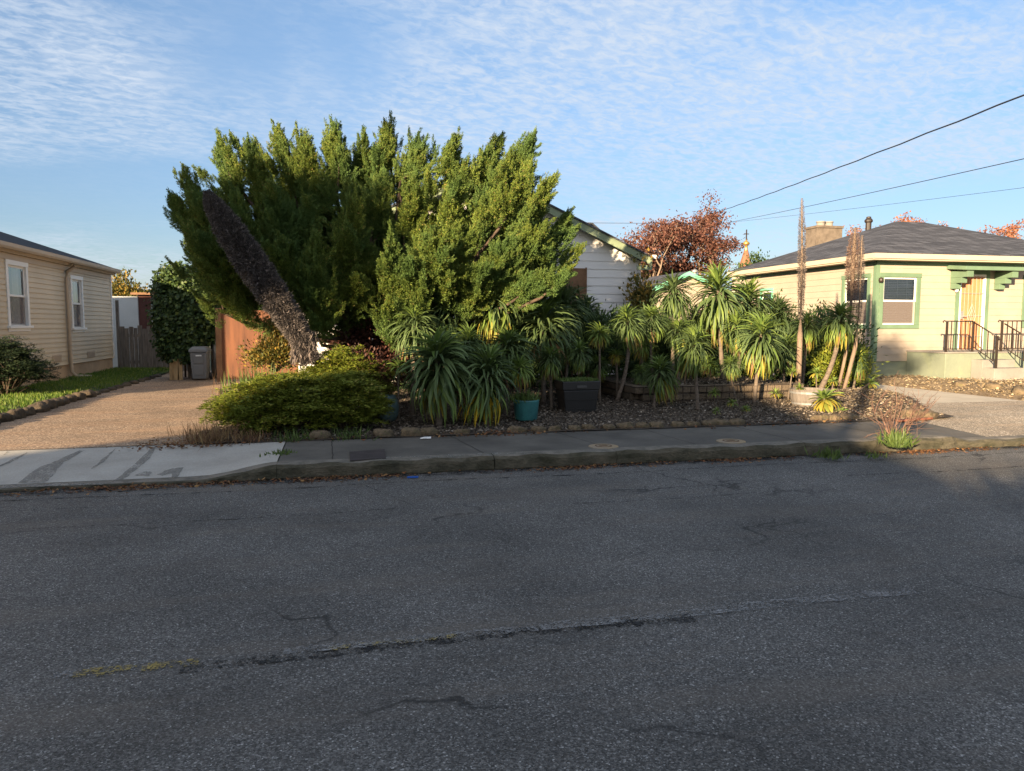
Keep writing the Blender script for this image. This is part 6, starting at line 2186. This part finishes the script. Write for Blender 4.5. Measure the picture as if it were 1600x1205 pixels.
p = onz(826, 657, 0.2)
tp = (p.x, p.y + 0.15, 0.19)
pot('round teal pot with bushy leaves beside the drooping rosettes', tp, [(0.0, 0.0), (0.15, 0.0), (0.165, 0.02), (0.19, 0.28), (0.198, 0.30), (0.18, 0.30), (0.175, 0.26)], M['tealpot'], 'teal_pot', None, None, 28, (0.177, 0.26))
tuft('pot_plant', 'bushy green leafy plant growing in the teal pot', 'plant', (tp[0], tp[1], tp[2] + 0.24), 230, 0.07, 0.24, M['weed'], 0.9, 0.024)
p = onz(604, 645, 0.18)
bp = (p.x - 0.05, 10.8, 0.18)
pot('dusty blue rounded pot half hidden right of the spreading juniper', bp, [(0.0, 0.0), (0.10, 0.0), (0.15, 0.10), (0.165, 0.22), (0.14, 0.33), (0.11, 0.37), (0.12, 0.39), (0.10, 0.39), (0.095, 0.34)], M['bluepot'], 'blue_pot', None, None, 28, (0.10, 0.35))
# black tub
p = onz(912, 647, 0.2)
tb = (p.x, p.y + 0.35, 0.20)
th = thing('black_tub', 'square black plastic tub with green ground cover on top', 'planter', tb)
mb = MB()


def frust(mb, c, w0, w1, z0, z1, mi=0):
    x, y, z = c
    mb.hexa([(x - w0, y - w0 * 0.8, z + z0), (x + w0, y - w0 * 0.8, z + z0), (x + w0, y + w0 * 0.8, z + z0), (x - w0, y + w0 * 0.8, z + z0),
             (x - w1, y - w1 * 0.8, z + z1), (x + w1, y - w1 * 0.8, z + z1), (x + w1, y + w1 * 0.8, z + z1), (x - w1, y + w1 * 0.8, z + z1)], mi)


frust(mb, tb, 0.245, 0.292, 0.0, 0.36)
mb.build('body', M['tub'], th, bevel=0.015)
mb = MB()
frust(mb, tb, 0.305, 0.312, 0.362, 0.50)
mb.build('rim', M['tub'], th, bevel=0.012)
for z in (0.05, 0.2):
    mb = MB()
    ww = 0.245 + 0.047 * z / 0.36 + 0.008
    frust(mb, tb, ww, ww + 0.003, z, z + 0.02)
    mb.build('rib', M['tub'], th)
mb = MB()
mb.box(tb[0] - 0.08, tb[0] + 0.08, tb[1] - 0.262, tb[1] - 0.252, 0.60, 0.64)
mb.build('hand_grip', M['bindark'], th)
x = rng.uniform(-0.29, 0.29, 1500)
y = rng.uniform(-0.23, 0.23, 1500)
P = np.stack([tb[0] + x, tb[1] + y, np.full(1500, tb[2] + 0.495)], 1)
gc = blades('ground_cover', P, rng.uniform(0.02, 0.06, 1500), 0.9, M['weed'], 0.02, None, None)
tag(gc, 'bright green ground cover filling the top of the black tub', 'plant')
# half barrel
p = onz(1297, 638, 0.22)
hb = (p.x, p.y + 0.55, 0.19)
th = thing('half_barrel', 'weathered grey half barrel planter at the right end of the bed', 'planter', hb)
mb = MB()
mb.lathe(hb, [(0.0, 0), (0.27, 0.0), (0.31, 0.12), (0.33, 0.30), (0.305, 0.30), (0.30, 0.24), (0.0, 0.25)], 24)
mb.build('staves', M['barrel'], th)
for z, r_ in ((0.05, 0.289), (0.23, 0.325)):
    mb = MB()
    mb.lathe(hb, [(r_ - 0.004, z), (r_ + 0.004, z), (r_ + 0.008, z + 0.035), (r_, z + 0.035)], 24)
    mb.build('hoop', M['metalg'], th)
p = onz(1453, 587, 0.29)
pot('small cream pot with a dark rim on the mulch against the yellow house', (p.x, 15.55, 0.28), [(0.0, 0.0), (0.11, 0.0), (0.15, 0.21), (0.135, 0.21)], M['terra'], 'cream_pot', [(0.15, 0.211), (0.172, 0.211), (0.172, 0.275), (0.14, 0.275), (0.14, 0.2)], M['iron'], 24, (0.14, 0.25))

# pavement fittings and litter
for px_, py_, lab in ((943, 697, 'round water meter lid in the pavement, the left one below the black tub'), (1142, 689, 'round water meter lid in the pavement, the right one below the block wall')):
    p = onz(px_, py_, 0.16)
    zt = float(walk_z(p.x, p.y))
    th = thing('meter_lid', lab, 'lid', (p.x, p.y, zt - 0.02), 'meter lids in the pavement')
    mb = MB()
    mb.lathe((p.x, p.y, zt - 0.03), [(0.0, 0.036), (0.165, 0.036), (0.175, 0.033), (0.18, 0.0)], 32)
    mb.build('cover', M['lid'], th)
    mb = MB()
    mb.lathe((p.x, p.y, zt - 0.03), [(0.085, 0.040), (0.10, 0.040), (0.101, 0.036)], 24)
    mb.box(p.x - 0.05, p.x + 0.045, p.y - 0.02, p.y + 0.02, zt + 0.0065, zt + 0.010)
    mb.build('iron_plate', M['lidrust'], th)
mb = MB()
q = [ong(x, y, walk_z, 0.003) for x, y in ((546, 707), (601, 703), (603, 717), (547, 721))]
mb.prism(q, (0, 0, 0.006))
tag(mb.build('utility_cover', M['patch']), 'rectangular dark brown utility cover in the pavement', 'cover')
p = onz(663, 686, 0.165)
mb = MB()
for k in range(5):
    a = k * 1.2
    mb.face([(p.x + 0.02 * k - 0.05, p.y - 0.02, 0.17), (p.x + 0.02 * k, p.y - 0.02, 0.17 + 0.02 * random.random()), (p.x + 0.02 * k + 0.01, p.y + 0.03, 0.19), (p.x + 0.02 * k - 0.05, p.y + 0.03, 0.175)])
tag(mb.build('paper_scrap', M['paper']), 'crumpled white paper scrap at the back of the pavement', 'litter')
p = onz(645, 746, 0.01)
mb = MB()
mb.prism([(p.x - 0.06, p.y, 0.005), (p.x + 0.05, p.y - 0.015, 0.005), (p.x + 0.06, p.y + 0.01, 0.005), (p.x - 0.04, p.y + 0.02, 0.005)], (0, 0, 0.014))
tag(mb.build('plastic_scrap', M['blueplastic']), 'small blue plastic scrap in the gutter', 'litter')
a, c = onz(1404, 659, 0.17), onz(1458, 655, 0.17)
mb = MB()
mb.hexa([(a.x, a.y, 0.165), (c.x, c.y, 0.165), (c.x, c.y + 0.07, 0.165), (a.x, a.y + 0.07, 0.165), (a.x, a.y, 0.195), (c.x, c.y, 0.195), (c.x, c.y + 0.07, 0.195), (a.x, a.y + 0.07, 0.195)])
tag(mb.build('painted_board', M['redplastic'], bevel=0.005), 'thin red-orange board lying on the ground by the bed corner', 'board')

# ================================================================== across the street, behind the camera: unseen masses shaped to throw the shade
ah = thing('house', 'unseen grey gabled house, shaped to cast shade, across the street behind the camera', 'house', (-17, -14, 0.1))
mb = MB()
gx, gw, pitch_, rz = -15.4, 7.7, 0.45, 7.8  # thin shell, slopes set by the shade edge it casts
gr = 5.7
ends_ = {-1: (gx - gw, rz - gw * pitch_), 1: (gx + gr, rz - gr * 0.5)}
for y_ in (-10, -11.2):
    mb.face([(ends_[-1][0], y_, 0), (ends_[1][0], y_, 0), (ends_[1][0], y_, ends_[1][1]), (gx, y_, rz), (ends_[-1][0], y_, ends_[-1][1])])
for s_ in (-1, 1):
    x_, z_ = ends_[s_]
    mb.face([(x_, -11.2, 0), (x_, -10, 0), (x_, -10, z_), (x_, -11.2, z_)])
mb.build('wall', M['greyconc'], ah)
mb = MB()
for s_ in (-1, 1):
    x_, z_ = ends_[s_]
    mb.face([(x_ + s_ * 0.2, -11.4, z_ - 0.06), (x_ + s_ * 0.2, -9.6, z_ - 0.06), (gx, -9.6, rz + 0.05), (gx, -11.4, rz + 0.05)])
mb.build('roof', M['roof_d'], ah)
shrub('shade_foliage', 'unseen leafy tree, crown shaped for shade, across the street behind the camera, left', 'tree', (-21.3, -9.5, 9.0), (2.1, 1.3, 1.35), 330, 40, 0.22, M['hedge'], 0.6, 0.2)  # unseen crowns and hedge below are sized by the shade they cast
shrub('shade_foliage', 'unseen tall crown added to shade the white gable, across the street behind the camera', 'tree', (-18.9, -9.5, 12.3), (1.6, 0.8, 0.75), 200, 40, 0.2, M['hedge'], 0.6, 0.16)
shrub('shade_foliage', 'unseen loose-crowned tree, shaped for dappled shade, across the street behind the camera, right', 'tree', (-10.0, -9.5, 8.0), (1.3, 0.8, 0.42), 45, 30, 0.16, M['hedge'], 0.6, 0.16, lump=0.5)
shrub('shade_foliage', 'unseen hedge plant shaped to shade the road, across the street behind the camera', 'shrub', (-6.6, -9.5, 2.4), (3.2, 0.8, 1.75), 1000, 40, 0.20, M['hedge'], 0.6, 0.2, lump=0.08)
shrub('shade_foliage', 'unseen low crown shaped for shade, across the street behind the camera', 'tree', (-26.5, -9.5, 2.9), (3.0, 1.2, 2.3), 450, 40, 0.22, M['hedge'], 0.6, 0.25)
mb = MB()
mb.tube([(-9.3, -9, 0), (-9.25, -9, 8.0)], [0.12, 0.10], 8)
tag(mb.build('bare_tree', M['bark']), 'bare trunk across the street behind the camera', 'tree')

for ob in list(scene.objects):
    if ob.parent is None and ob.type == 'MESH' and 'kind' not in ob.keys() and 'category' not in ob.keys():
        print('UNTAGGED', ob.name)
